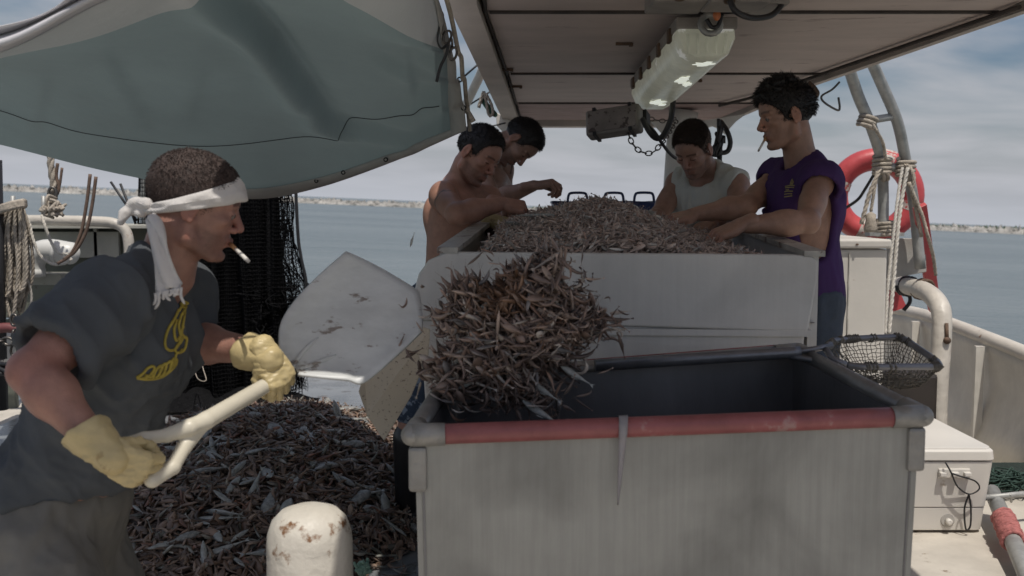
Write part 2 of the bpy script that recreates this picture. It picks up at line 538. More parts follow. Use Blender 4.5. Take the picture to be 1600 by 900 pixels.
def sea_material():
    m = bpy.data.materials.new('sea_water'); m.use_nodes = True; t = m.node_tree; L = t.links; b = t.nodes['Principled BSDF']
    b.inputs['Base Color'].default_value = (.045, .075, .08, 1); b.inputs['Roughness'].default_value = .22
    b.inputs['IOR'].default_value = 1.33
    tcn = t.nodes.new('ShaderNodeTexCoord'); prev = None
    for (sx, sy, s, st_, dist) in ((.5, 1.0, .35, .8, .5), (.6, 1.3, 1.3, .7, .16), (.7, 1.5, 5.0, .9, .06), (1, 1.5, 18., .5, .008)):
        mp = t.nodes.new('ShaderNodeMapping'); mp.inputs['Scale'].default_value = (sx, sy, 1); mp.inputs['Rotation'].default_value = (0, 0, .25)
        L.new(tcn.outputs['Object'], mp.inputs['Vector'])
        n = t.nodes.new('ShaderNodeTexNoise'); n.inputs['Scale'].default_value = s; n.inputs['Detail'].default_value = 3; n.inputs['Distortion'].default_value = .4
        L.new(mp.outputs[0], n.inputs['Vector'])
        bn = t.nodes.new('ShaderNodeBump'); bn.inputs['Strength'].default_value = st_; bn.inputs['Distance'].default_value = dist
        L.new(n.outputs['Fac'], bn.inputs['Height'])
        if prev: L.new(prev.outputs[0], bn.inputs['Normal'])
        prev = bn
    L.new(prev.outputs[0], b.inputs['Normal'])
    # wind streaks: broad patches of silt in the water
    n = t.nodes.new('ShaderNodeTexNoise'); n.inputs['Scale'].default_value = .05; n.inputs['Detail'].default_value = 6
    mp = t.nodes.new('ShaderNodeMapping'); mp.inputs['Scale'].default_value = (.25, 1, 1); L.new(tcn.outputs['Object'], mp.inputs['Vector']); L.new(mp.outputs[0], n.inputs['Vector'])
    cr = t.nodes.new('ShaderNodeValToRGB'); cr.color_ramp.elements[0].color = (.105, .135, .142, 1); cr.color_ramp.elements[1].color = (.155, .185, .19, 1)
    cr.color_ramp.elements[0].position = .35; cr.color_ramp.elements[1].position = .65
    L.new(n.outputs['Fac'], cr.inputs['Fac']); L.new(cr.outputs['Color'], b.inputs['Base Color'])
    return m
xs = np.concatenate([-np.geomspace(9000, 4, 26), np.linspace(-3, 3, 5), np.geomspace(4, 9000, 26)])
ys = np.concatenate([-np.geomspace(3000, 4, 12), np.linspace(-3, 3, 4), np.geomspace(4, 9000, 34)])
Gd = np.array([[(x, y, WATER) for y in ys] for x in xs])
struct(MB().grid(sea_xf(Gd)[:, ::1]).build('sea', sea_material()))

M_rock = mat('pale_rock', (.36, .345, .32), .9, var=.5, scale=.35, bump=.9, bscale=1.5, bdist=.8, spots=(.10, .10, .09), spotscale=.6, spotcov=.55)
M_scrub = mat('shore_scrub', (.06, .085, .05), .9, var=.5, scale=.3, bump=.5, bscale=2, bdist=.4)
def ridge(name, m, az0, az1, dist, h0, h1, wd, seed, lump):
    n = 900; rows = []
    az = np.linspace(math.radians(az0), math.radians(az1), n)
    r2 = np.random.default_rng(seed)
    prof = [(-.5, 0), (-.3, .45), (-.12, .8), (0, 1), (.15, .85), (.5, 0)]
    g = np.zeros((n, len(prof), 3))
    base = h0 + (h1 - h0) * (.5 + .5 * vnoise(np.stack([az * 60, az * 0, az * 0], 1), 1.0, seed)) 
    for j, (u, w) in enumerate(prof):
        d = dist + u * wd + r2.normal(0, .25, n)
        hh = np.maximum(0, base * w * (1 + (lump * r2.normal(0, 1, n) if 0 < w else 0)))
        g[:, j, 0] = np.sin(az) * d; g[:, j, 1] = np.cos(az) * d; g[:, j, 2] = WATER - .25 + hh * (w > 0) + (0 if w else -.2)
    return MB().grid(sea_xf(g), smooth=False).build(name, m)
struct(ridge('breakwater_shore', M_rock, -40, 40, 330, 1.5, 2.1, 9, 3, .22))
o = ridge('shore_scrub_growth', M_scrub, -2, 40, 352, 1.5, 2.4, 10, 5, .18); o['kind'] = 'stuff'
o['label'] = 'low green scrub growing along the distant rock breakwater'

M_deck = mat('deck_paint', (.50, .46, .40), .75, var=.22, scale=2.5, bump=.5, bscale=70, bdist=.004, spots=(.24, .19, .14), spotscale=7, spotcov=.64)
M_wet = mat('wet_deck', (.20, .21, .22), .28, var=.3, scale=3, bump=.4, bscale=30, bdist=.004, spots=(.10, .09, .08), spotscale=9, spotcov=.6)
struct(MB().box((-.4, 3.2, -.06), (6.4, 12.8, .12)).build('deck', M_deck))
# wet, dirtier part of the deck where the catch is dumped
pts = [G(200, 930), V(.9, 3.3, 0), V(.85, 8.6, 0), V(-.9, 8.9, 0), V(-3.3, 8.9, 0), V(-3.3, 3.0, 0)]
pts[0] = V(-2.4, 2.4, 0)
struct(MB().add([p + V(0, 0, .004) for p in pts], [tuple(range(len(pts)))]).build('wet_deck', M_wet))
M_hull = mat('white_hull_paint', (.66, .63, .57), .5, var=.14, scale=2.0, bump=.35, bscale=9, bdist=.02, streak=.10, spots=(.26, .15, .08), spotscale=5, spotcov=.70)
M_hull2 = mat('cap_rail_paint', (.58, .54, .48), .5, var=.16, scale=5.0, bump=.35, bscale=25, bdist=.006, spots=(.24, .13, .07), spotscale=9, spotcov=.64)
# low coaming at the far end of the deck
M_white = mat('chalky_white_paint', (.58, .55, .50), .55, var=.1, scale=4, bump=.25, bscale=40, bdist=.003, spots=(.25, .13, .07), spotscale=7, spotcov=.68)
tag(bevel(MB().box((-.7, 9.1, .09), (5.6, .18, .2)).build('coaming', M_white), .01), 'low white painted coaming along the far end of the deck', 'coaming')

# ---------------------------------------------------------------- starboard bulwark
bw = [(1385, 481, 7.0), (1440, 492, 6.5), (1480, 505, 6.15), (1540, 528, 5.7), (1600, 552, 5.35), (1680, 588, 4.9), (1900, 700, 4.1)]
cap = [P(*q) for q in bw] + [V(2.95, 2.5, .60), V(3.0, 0, .60), V(2.95, -2.5, .62)]
cap = [P(1385, 481, 7.0) + V(-.55, 1.6, .06)] + cap
capc = crv(cap, 6)
root = thing('bulwark', 'long white painted bulwark with rounded cap rail along the starboard side of the deck', 'bulwark', (2.6, 4, 0))
gi = []
for p in capc:
    f = unit(V(-1, 0, 0)); row = []
    for (t, dx) in ((0, -.02), (.12, .0), (.4, .02), (.75, -.03), (1, -.10)):
        row.append(V(p[0] + dx - .02, p[1], p[2] * (1 - t) - .0))
    gi.append(row)
MB().grid(np.array(gi), thick=.07, off=(-1, 0, 0)).build('bulwark_wall', M_hull, root)
MB().tube(capc, .043, 12).build('cap_rail', M_hull2, root)
for q in (13, 25, 38):
    p = capc[q]
    rb = MB().box((p[0] - .07, p[1], p[2] * .5 - .02), (.05, .03, p[2] * .96)).build('stiffener', M_hull, root)
struct(MB().box((2.62, 3.4, -.05), (1.2, 13, .09)).build('side_deck', M_deck))

# ---------------------------------------------------------------- roof over the picking table
M_roof = mat('painted_ceiling_boards', (.47, .40, .37), .7, var=.12, scale=2.0, stretch=(1, 4, 1), bump=.3, bscale=20, bdist=.003, spots=(.33, .27, .25), spotscale=3, spotcov=.62)
M_roof2 = mat('reddish_ceiling_board', (.33, .24, .225), .75, var=.25, scale=5, stretch=(1, 5, 1), bump=.5, bscale=20, bdist=.004, spots=(.42, .36, .33), spotscale=9, spotcov=.6)
M_trim = mat('roof_edge_paint', (.46, .41, .37), .7, var=.15, scale=4, bump=.3, spots=(.25, .15, .1), spotscale=6, spotcov=.68)
M_gap = mat('dark_joint', (.055, .045, .04), .9, var=.5, scale=9)
def roofz(Y): return 2.305 - .046 * Y
def rl(Y): return float(np.interp(Y, [.9, 3.5, 4.4, 7.0], [-.15, -.222, -.156, -.035]))
def rr(Y): return float(np.interp(Y, [-1, 3.6, 5.2, 6.6, 7.0], [1.92, 1.86, 1.575, 1.45, 1.36]))
root = thing('roof', 'flat boarded roof with painted underside sheltering the picking table and the steel bin', 'roof', (.8, 3, 2.1))
seams = [.95, 2.35, 3.75, 5.03, 6.02, 6.82]
for a, b in zip(seams[:-1], seams[1:]):
    a2 = a + .012; b2 = b - .012; poly = []
    e = .02
    for (Y, s) in ((a2, 0), (b2, 0), (b2, 1), (a2, 1)):
        poly.append(V(rl(Y) + .11 if s == 0 else rr(Y) - .03, Y, roofz(Y)))
    bevel(fixnormals(MB().prism(poly, (0, 0, .018)).build('ceiling_board', M_roof2 if b > 6.5 else M_roof, root)), .003)
top = [V(rl(Y), Y, roofz(Y) + .030) for Y in (.9, 3.5, 7.0)] + [V(rr(Y), Y, roofz(Y) + .030) for Y in (7.0, 6.6, 5.2, 3.6, .9)]
fixnormals(MB().prism(top, (0, 0, .05)).build('roof_deck', M_trim, root))
fixnormals(MB().prism([V(rl(Y), Y, roofz(Y) - .035) for Y in (.9, 3.5, 7.0)] + [V(rl(Y) + .10, Y, roofz(Y) - .035) for Y in (7.0, 3.5, .9)], (0, 0, .062)).build('edge_beam', M_trim, root))
Ys = (.9, 3.6, 5.2, 6.6, 7.0)
for q in seams[1:-1]:
    MB().box(((rl(q) + rr(q)) / 2 + .04, q, roofz(q) - .003), (rr(q) - rl(q) - .16, .026, .010)).build('joint', M_gap, root)
for Ya, Yb in ((.95, 2.35), (2.35, 3.75), (3.75, 5.03), (5.03, 6.02), (6.02, 6.8)):
    MB().tube([V(rl(Ya) + .105, Ya, roofz(Ya) - .004), V(rl(Yb) + .105, Yb, roofz(Yb) - .004)], .007, 6).build('joint', M_gap, root)
fixnormals(MB().prism([V(rr(Y), Y, roofz(Y) - .03) for Y in Ys] + [V(rr(Y) - .035, Y, roofz(Y) - .03) for Y in Ys[::-1]], (0, 0, .058)).build('edge_trim', M_trim, root))
MB().prism([V(rl(7.0), 6.9, roofz(6.9) - .03), V(rr(7.0), 6.9, roofz(6.9) - .03), V(rr(7.0), 6.99, roofz(6.99) - .03), V(rl(7.0), 6.99, roofz(6.99) - .03)], (0, 0, .055)).build('end_trim', M_trim, root)
# long cleat across the grain and conduit
MB().tube(crv([V(rr(6.2) - .25, 6.0, roofz(6) - .02), V(rr(5.6) - .16, 5.6, roofz(5.6) - .02), V(rr(4.8) - .1, 4.8, roofz(4.8) - .02), V(rr(3.6) - .06, 3.6, roofz(3.6) - .02)], 6), .009, 8).build('conduit', M_gap, root)
M_rust = mat('rusty_iron', (.12, .075, .05), .8, var=.5, scale=20, bump=.6, bscale=80)
for (px, py, Y) in ((975, 63, 4.3), (1085, 138, 5.2), (790, 108, 4.9), (805, 135, 5.4)):
    p = P(px, py, Y); p[2] = roofz(p[1]) - .006
    MB().box(p, (.07, .014, .012)).box(p + V(.03, 0, -.004), (.015, .03, .012)).build('staple', M_rust, root)

# ---------------------------------------------------------------- steel bin in front
M_steel = mat('dull_galvanised_steel', (.375, .37, .34), .5, metal=.15, var=.10, scale=4.0, bump=.3, bscale=30, bdist=.003, streak=.20)
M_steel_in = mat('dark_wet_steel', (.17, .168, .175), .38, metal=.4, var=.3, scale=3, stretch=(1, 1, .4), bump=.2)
M_pipe = mat('scuffed_steel_pipe', (.27, .265, .255), .38, metal=.45, var=.25, scale=12, bump=.2)
M_red = mat('worn_red_paint', (.27, .085, .085), .42, var=.35, scale=9, stretch=(1, 1, 1), bump=.4, bscale=30, spots=(.36, .21, .20), spotscale=9, spotcov=.60)
FL, FR, BL, BR = P(645, 680, 2.12), P(1440, 650, 2.19), P(699, 592, 2.70), P(1247, 549, 2.84)
root = thing('steel_bin', 'big grey steel bin with a red painted front rim, half empty', 'bin', ((FL[0] + FR[0]) / 2, 2.7, 0))
cs = [FL, FR, BR, BL]; cen = sum(cs) / 4
def inset(p, d, z=None):
    q = p.copy(); v = (cen - p); v[2] = 0; q += unit(v) * d
    if z is not None: q[2] = z
    return q
names = ['front_wall', 'right_wall', 'back_wall', 'left_wall']
for i in range(4):
    a, b = cs[i], cs[(i + 1) % 4]
    A, B = inset(a, .004), inset(b, .004); A2, B2 = inset(a, .022, .12), inset(b, .022, .12)
    n = unit(np.cross(B - A, A2 - A)); n = n if np.dot(n, cen - A) > 0 else -n
    fixnormals(MB().prism([A, B, B2, A2], n * .012, mi=0).build('bin_' + names[i], M_steel, root))
    fixnormals(MB().prism([p + n * .0145 for p in (A + V(0, 0, -.01), B + V(0, 0, -.01), B2, A2)], n * .004).build('bin_lining', M_steel_in, root))
bt = [inset(p, .05, .14) for p in cs]
fixnormals(MB().prism(bt, (0, 0, .012)).build('bin_floor', M_steel_in, root))
for i in range(4):
    a, b = cs[i], cs[(i + 1) % 4]; d = unit(b - a)
    if i == 0:
        MB().tube([lerp(a, b, t) for t in np.linspace(.03, .965, 12)], .0225, 16).build('red_rim', M_red, root)
        MB().tube([a - d * 0, b + d * 0], .0195, 14).build('rim_pipe', M_pipe, root)
    else:
        MB().tube([a, b], .021, 14).build('rim_pipe', M_pipe, root)
M_cast = mat('weathered_aluminium_casting', (.30, .29, .27), .45, metal=.3, var=.2, scale=14, bump=.5, bscale=60)
for i, p in enumerate(cs):
    a = p - cs[i - 1]; b = cs[(i + 1) % 4] - p
    c = MB().ell(p, (.026, .026, .024), n=14, m=10)
    c.tube([p, p - unit(a) * .07], [.0255, .0245], 14).tube([p, p + unit(b) * .07], [.0255, .0245], 14)
    c.build('corner_fitting', M_cast, root)
    q = inset(p, .012)
    w = .040
    bevel(MB().box(q + V(0, 0, -.075), (w, .03, .10)).build('corner_bracket', M_cast, root), .008)
    MB().box(inset(p, .075) + V(0, 0, -p[2] + .07), (.05, .05, .14)).build('leg', M_steel, root)
_a, _b = cs[2], cs[3]
MB().tube([lerp(_a, _b, t) + V(0, .016, .010) for t in (.02, .3, .62)], .012, 8).build('red_rim', M_red, root)
# torn strip of plastic caught on the rim
M_plas = mat('clouded_plastic_film', (.50, .47, .48), .3, var=.1, bump=.5, bscale=50, bdist=.01, trans=.35)
c0 = lerp(FL, FR, .405)
g = []
for t in np.linspace(0, 1, 16):
    w = .009 * (1 - t) ** .8 + .0015
    if t < .25: a = -PI * .55 + t / .25 * PI * .75; q = c0 + V(0, -.0255 * math.cos(a) * -1 * -1, .0255)
    q = c0 + V(-.012 * t, -.027, .025 - .19 * t) if t > .12 else c0 + V(0, -.027 + .03 * (1 - t / .12), .027)
    g.append([q + V(-w, 0, 0), q + V(-w * .3, -.006, 0), q + V(w * .4, -.002, 0), q + V(w, 0, 0)])
tag(MB().grid(np.array(g), thick=.0015).build('plastic_strip', M_plas), 'torn whitish plastic strip hanging over the red rim of the steel bin', 'plastic strip')

# ---------------------------------------------------------------- white picking table behind it
M_fibre = mat('dirty_fibreglass', (.68, .665, .635), .55, var=.08, scale=2.2, bump=.25, bscale=40, bdist=.003, streak=.07)
M_dirty = mat('slimy_white_rim', (.46, .44, .40), .4, var=.3, scale=12, bump=.3, spots=(.16, .10, .08), spotscale=14, spotcov=.58)
T = 3.10
root = thing('picking_table', 'deep dirty white fibreglass picking table heaped with shrimp behind the steel bin', 'picking table', (.4, 4.2, 0))
out = [(652, 640), (648, 500), (647, 455), (654, 428), (669, 407), (698, 394), (960, 396), (1240, 398), (1270, 401), (1279, 408), (1277, 440), (1263, 519)]
poly = [P(a, b, T) for a, b in out]
bevel(fixnormals(MB().prism(poly[1:], (0, .05, 0)).build('front_panel', M_fibre, root)), .008, 3)
lo = [P(655, 500, T) + V(0, .012, 0), P(1260, 519.5, T) + V(0, .012, 0), P(1256, 560, T) + V(0, .012, 0), P(1250, 700, T) + V(0, .03, 0), P(668, 700, T) + V(0, .03, 0)]
bevel(fixnormals(MB().prism(lo, (0, .04, 0)).build('lower_panel', M_fibre, root)), .006)
tbl = [P(700, 397, T), P(1272, 402, T), P(1136, 352, 4.42), P(764, 347, 4.40)]
def wall(a, b, nm, m=M_fibre, h=.7, t=.03):
    n = unit(np.cross(b - a, (0, 0, 1))); c = sum(tbl) / 4
    if np.dot(n, c - a) < 0: n = -n
    fixnormals(MB().prism([a - n * t, b - n * t, b + V(0, 0, -h) - n * t, a + V(0, 0, -h) - n * t], n * t).build(nm, m, root))
wall(tbl[1] + V(0, .05, 0), tbl[2], 'right_panel'); wall(tbl[2], tbl[3], 'back_panel'); wall(tbl[3], tbl[0] + V(0, .05, 0), 'left_panel')
for a, b in ((tbl[1], tbl[2]), (tbl[2], tbl[3]), (tbl[3], tbl[0])):
    d = unit(b - a); n = np.cross(d, (0, 0, 1))
    fixnormals(MB().prism([a - n * .03 + V(0, 0, .002), a + n * .035 + V(0, 0, .002), b + n * .035 + V(0, 0, .002), b - n * .03 + V(0, 0, .002)], (0, 0, .018)).build('table_rim', M_dirty, root))
fixnormals(MB().prism([p + V(0, 0, -.25) for p in tbl], (0, 0, .02)).build('table_bottom', M_fibre, root))
for q in (tbl[0], tbl[1], tbl[2], tbl[3]):
    c = sum(tbl) / 4; r = q + unit(c - q) * .12
    MB().box((r[0], r[1], .3), (.06, .06, .6)).build('leg', M_steel, root)

# speckled pointed panel leaning beside the bin
M_speck = mat('speckled_cream_plastic', (.68, .61, .50), .6, var=.06, bump=.1, spots=(.30, .24, .18), spotscale=110, spotcov=.60)
poly = [P(a, b, Y) for a, b, Y in ((640, 505, 2.82), (672, 515, 2.82), (669, 555, 2.80), (642, 620, 2.76), (600, 689, 2.72), (573, 650, 2.72), (560, 612, 2.74), (568, 585, 2.78), (595, 558, 2.81), (620, 530, 2.82))]
tag(bevel(fixnormals(MB().prism(poly, (0, .012, 0)).build('leaning_panel', M_speck)), .003), 'speckled cream panel with a pointed lower end leaning at the left of the picking table', 'panel')

# ---------------------------------------------------------------- white locker, grey board, life ring, ladder
M_lock = mat('locker_paint', (.60, .57, .52), .5, var=.07, scale=3, bump=.2, bscale=30, spots=(.40, .34, .28), spotscale=6, spotcov=.68)
a = P(1270, 386, 4.9); b = P(1387, 388, 4.9)
root = thing('locker', 'tall white painted locker with an overhanging lid behind the man in purple', 'locker', ((a[0] + b[0]) / 2, 5.3, 0))
w = b[0] - a[0]; cxl = (a[0] + b[0]) / 2
bevel(MB().box((cxl, 5.28, b[2] / 2), (w, .76, b[2] - .01)).build('locker_body', M_lock, root), .01)
bevel(MB().box((cxl + .0, 5.28, b[2] + .022), (w + .03, .80, .045)).build('lid', M_white, root), .012, 3)
MB().box((P(1327, 400, 4.9)[0], 4.896, b[2] / 2), (.006, .006, b[2] - .05)).build('seam', M_dirty, root)
p = P(1340, 381, 4.87)
MB().box((p[0], 4.875, b[2] + .02), (.012, .006, .008)).build('screw_head', M_rust, root)
M_board = mat('grey_board', (.40, .38, .35), .7, var=.12, scale=5, bump=.3)
poly = [P(1388, 372, 5.9), P(1446, 373, 5.9), P(1448, 425, 5.9), P(1388, 436, 5.9)]
tag(bevel(fixnormals(MB().prism(poly, (0, .04, 0)).build('board', M_board)), .004), 'grey board fixed behind the ladder feet right of the locker', 'board')
poly = [P(1388, 440, 5.7), P(1415, 441, 5.7), P(1415, 455, 5.7), P(1388, 458, 5.7)]

# ladder frame of bent pipe
M_galv = mat('galvanised_pipe', (.36, .36, .345), .5, metal=.3, var=.25, scale=16, bump=.3, bscale=60, spots=(.20, .16, .12), spotscale=18, spotcov=.66)
root = thing('ladder', 'bent galvanised pipe ladder rising from the locker to the roof', 'ladder', P(1390, 370, 5.8))
L1 = crv([P(1326, 105, 5.45), P(1341, 150, 5.55), P(1362, 200, 5.65), P(1377, 250, 5.75), P(1380, 300, 5.8), P(1380, 366, 5.8)], 6)
L2 = crv([P(1358, 88, 5.45), P(1377, 130, 5.55), P(1402, 190, 5.65), P(1415, 250, 5.75), P(1428, 320, 5.8), P(1438, 420, 5.8)], 6)
MB().tube(L1, .031, 12).build('ladder_rail', M_galv, root)
MB().tube(L2, .031, 12).build('ladder_rail', M_galv, root)
MB().tube([P(1352, 189, 5.6), P(1402, 181, 5.64)], .022, 10).build('rung', M_galv, root)
MB().tube([P(1376, 262, 5.75), P(1414, 262, 5.75)], .026, 10).build('rung', M_galv, root)
MB().box(P(1382, 366, 5.8), (.2, .08, .02)).build('foot_plate', M_galv, root)

# life ring
M_ring = mat('faded_red_vinyl', (.50, .070, .075), .42, var=.18, scale=8, bump=.25, bscale=40, spots=(.5, .42, .38), spotscale=16, spotcov=.69)
M_tape = mat('flaking_white_tape', (.52, .47, .42), .7, var=.3, scale=30, bump=.5, spots=(.42, .09, .08), spotscale=35, spotcov=.52)
M_rope = mat('weathered_rope', (.40, .35, .29), .9, var=.35, scale=30, bump=.8, bscale=120, bdist=.006)
M_ropew = mat('pale_cord', (.50, .47, .42), .9, var=.25, scale=40, bump=.8, bscale=140, bdist=.005)
M_black = mat('black_rubber', (.018, .018, .02), .5, var=.3)
c = P(1366, 306, 6.25); yawn = math.radians(-10)
Rr = np.stack([V(math.cos(yawn), math.sin(yawn), 0), V(0, 0, 1), V(math.sin(yawn), -math.cos(yawn), 0)], 1)
root = thing('life_ring', 'faded red life ring tied upright behind the pipe ladder', 'life ring', c)
RR, rt = .226, .086
def ringpts(a0, a1, n): return [c + Rr @ V(RR * math.cos(t), RR * math.sin(t), 0) for t in np.linspace(a0, a1, n)]
MB().tube([c + Rr @ V(RR * math.cos(t), RR * math.sin(t), 0) for t in np.linspace(0, 2 * PI, 49)[:-1]], rt, 18, closed=True, flat=.8).build('ring', M_ring, root)
for k in range(4):
    a = math.radians(160 + 90 * k - 5)
    MB().tube(ringpts(a, a + .26, 5), rt + .003, 18, flat=.8, caps=False).build('tape_band', M_tape, root)
grab = [c + Rr @ V((RR + rt + .004 + .012 * math.sin(4 * t)) * math.cos(t), (RR + rt + .004 + .012 * math.sin(4 * t)) * math.sin(t), 0) for t in np.linspace(0, 2 * PI, 60)[:-1]]
MB().tube(grab[26:34], .006, 6).build('grab_line', M_black, root)

def rope(pts, r, m=M_rope, label=None, cat='rope', name='rope', n=8, group=None, parent=None, twist=True, seg=10):
    """laid rope: three strands twisted round a curve"""
    c = crv(pts, seg); mb = MB()
    if not twist: mb.tube(c, r, n)
    else:
        c = np.array(c); L = np.concatenate([[0], np.cumsum(np.linalg.norm(np.diff(c, axis=0), axis=1))])
        nn = max(8, int(L[-1] / (r * 1.1))); nn = min(nn, 400); q = np.linspace(0, L[-1], nn)
        c = np.stack([np.interp(q, L, c[:, i]) for i in range(3)], 1)
        for k in range(3):
            pts2 = []
            nrm = V(1, 0, .1)
            for i, p in enumerate(c):
                t = unit(c[min(i + 1, nn - 1)] - c[max(i - 1, 0)])
                nrm = unit(nrm - t * np.dot(nrm, t)); bn = np.cross(t, nrm); a = q[i] / (r * 7) * 2 * PI / 1.0 + 2 * PI * k / 3
                pts2.append(p + r * .40 * (nrm * math.cos(a) + bn * math.sin(a)))
            mb.tube(pts2, r * .48, 5)
    o = mb.build(name, m, parent)
    if parent is None: tag(o, label, cat, group)
    return o
def pl(*q): return [P(*a) for a in q]
# lashings round the ladder
root = thing('rope_lashing', 'tangle of pale rope knotted round the ladder rails and hanging past the life ring', 'rope', P(1380, 260, 5.7))
def coilr(p, ax, R, n, r, m=M_rope, nm='rope_turn'):
    ax = unit(ax); u = unit(np.cross(ax, (0, 1, .1))); v = np.cross(ax, u)
    pts = [p + ax * (i / 14 * r * 2.0 - n * r) + R * (u * math.cos(2 * PI * i / 14) + v * math.sin(2 * PI * i / 14)) for i in range(14 * n + 1)]
    MB().tube(pts, r, 7).build(nm, m, root)
coilr(P(1378, 258, 5.74), (.05, 0, 1), .046, 4, .012); coilr(P(1381, 271, 5.74), (1, 0, .3), .04, 2, .011)
coilr(P(1415, 262, 5.72), (.1, 0, 1), .046, 4, .012); coilr(P(1418, 275, 5.7), (1, .2, 0), .045, 2, .012)
coilr(P(1355, 189, 5.6), (.4, 0, 1), .044, 3, .012); coilr(P(1382, 356, 5.8), (0, 0, 1), .044, 4, .011)
rope(pl((1376, 262, 5.68), (1366, 285, 5.66), (1358, 305, 5.66), (1350, 335, 5.66), (1346, 350, 5.66)), .016, parent=root, name='rope_tail')
rope(pl((1370, 262, 5.68), (1368, 285, 5.66), (1364, 310, 5.66), (1361, 330, 5.66)), .012, parent=root, name='rope_tail')
MB().lathe([(.001, 0), (.03, -.02), (.028, -.05), (.04, -.1), (.034, -.12)], P(1361, 330, 5.66), n=10).build('frayed_end', M_rope, root)
rope(pl((1360, 190, 5.56), (1370, 205, 5.56), (1380, 225, 5.62), (1384, 250, 5.66)), .012, parent=root, name='rope_tail')
rope(pl((1414, 258, 5.68), (1422, 262, 5.64), (1428, 280, 5.62), (1425, 300, 5.62), (1432, 330, 5.62), (1440, 370, 5.62)), .014, parent=root, name='rope_tail')
rope(pl((1420, 285, 5.6), (1430, 310, 5.6), (1442, 340, 5.6), (1450, 370, 5.6), (1458, 400, 5.7), (1462, 430, 5.75)), .013, parent=root, name='rope_tail')
rope(pl((1418, 262, 5.62), (1411, 300, 5.58), (1404, 350, 5.5), (1396, 440, 5.4), (1389, 522, 5.3)), .014, M_ropew, label='thicker pale rope hanging from the ladder past the corner of the locker', group='pair of ropes beside the locker')
rope(pl((1410, 262, 5.62), (1404, 300, 5.56), (1398, 350, 5.48), (1388, 440, 5.38), (1383, 522, 5.28)), .011, M_ropew, label='thinner pale rope hanging from the ladder just left of the thicker one', group='pair of ropes beside the locker')
tag(MB().tube(crv(pl((1318, 327, 5.9), (1340, 312, 5.85), (1352, 295, 5.8), (1370, 265, 5.75)), 8), .009, 8).build('black_line', M_black), 'thin black line running from behind the purple shirt up to the ladder', 'line')
MB_ = MB()
root = thing('red_plank', 'narrow red painted plank standing on the bulwark beside the ladder', 'plank', P(1460, 480, 5.9))
a, b = P(1437, 322, 5.7), P(1460, 482, 6.2)
bevel(MB().box((a + b) / 2, (.075, .03, np.linalg.norm(b - a)), basis(np.cross(unit(b - a), (0, 1, 0)) * -1, up=(b - a) * -1) if False else np.stack([unit(np.cross((0, 1, 0), a - b)), unit(np.cross(a - b, unit(np.cross((0, 1, 0), a - b)))), unit(a - b)], 1)).build('plank_board', M_ring, root), .004)
a, b = P(1392, 400, 6.3), P(1412, 476, 6.3)
tag(fixnormals(MB().prism([P(1390, 447, 6.2), P(1402, 447, 6.2), P(1417, 480, 6.2), P(1392, 488, 6.2)], (0, .03, 0)).build('red_wedge', M_ring)), 'small red wedge showing between locker and bulwark', 'wedge')

# thick bent white pipe on the bulwark
M_wpipe = mat('thick_white_paint_pipe', (.54, .50, .44), .45, var=.15, scale=7, bump=.7, bscale=18, bdist=.01, spots=(.30, .18, .11), spotscale=14, spotcov=.66)
root = thing('davit_pipe', 'thick white painted pipe bent down over the bulwark beside the cooler', 'pipe', G(1462, 800))
MB().tube(crv(pl((1388, 440, 6.3), (1418, 447, 5.95), (1445, 455, 5.62), (1463, 470, 5.45), (1471, 490, 5.36), (1471, 530, 5.32), (1466, 600, 5.28), (1463, 680, 5.25), (1460, 740, 5.2)), 8), [.052] * 65, 16).build('bent_pipe', M_wpipe, root)
for (px, py, Y) in ((1412, 446, 6.0), (1436, 451, 5.75)):
    p = P(px, py, Y); g = []
    ax = unit(V(.35, -.9, -.06)); u = unit(np.cross(ax, (0, 0, 1))); v = np.cross(ax, u)
    MB().tube([p + ax * (i / 12 * .022) + .056 * (u * math.cos(i / 12 * 2 * PI) + v * math.sin(i / 12 * 2 * PI)) for i in range(37)], .010, 6).build('cord_turns', M_rust if px > 1420 else M_black, root)
tag(MB().tube(crv(pl((1417, 450, 5.9), (1422, 470, 5.88), (1412, 485, 5.88)), 8), .012, 8).build('black_strap', M_black), 'short black strap tied round the pipe behind the bulwark', 'strap')
p = P(1479, 505, 5.28); p2 = P(1480, 532, 5.26)
tag(MB().tube([p, p2], .010, 8).ell(p2, .02).build('rusty_pin', M_rust), 'rusty pin hanging on the outer side of the thick white pipe', 'pin')

# dark brown box added to fill the dark gap between locker and bulwark
M_dbox = mat('dark_brown_fill', (.035, .028, .024), .5, var=.3)
q = P(1432, 585, 5.15); g0 = G(1400, 690)
tag(bevel(MB().box((q[0] - .02, 5.3, .27), (.26, .34, .54)).build('dark_gap_fill', M_dbox), .02), 'dark brown box added to fill the dark gap between locker and cooler', 'box')

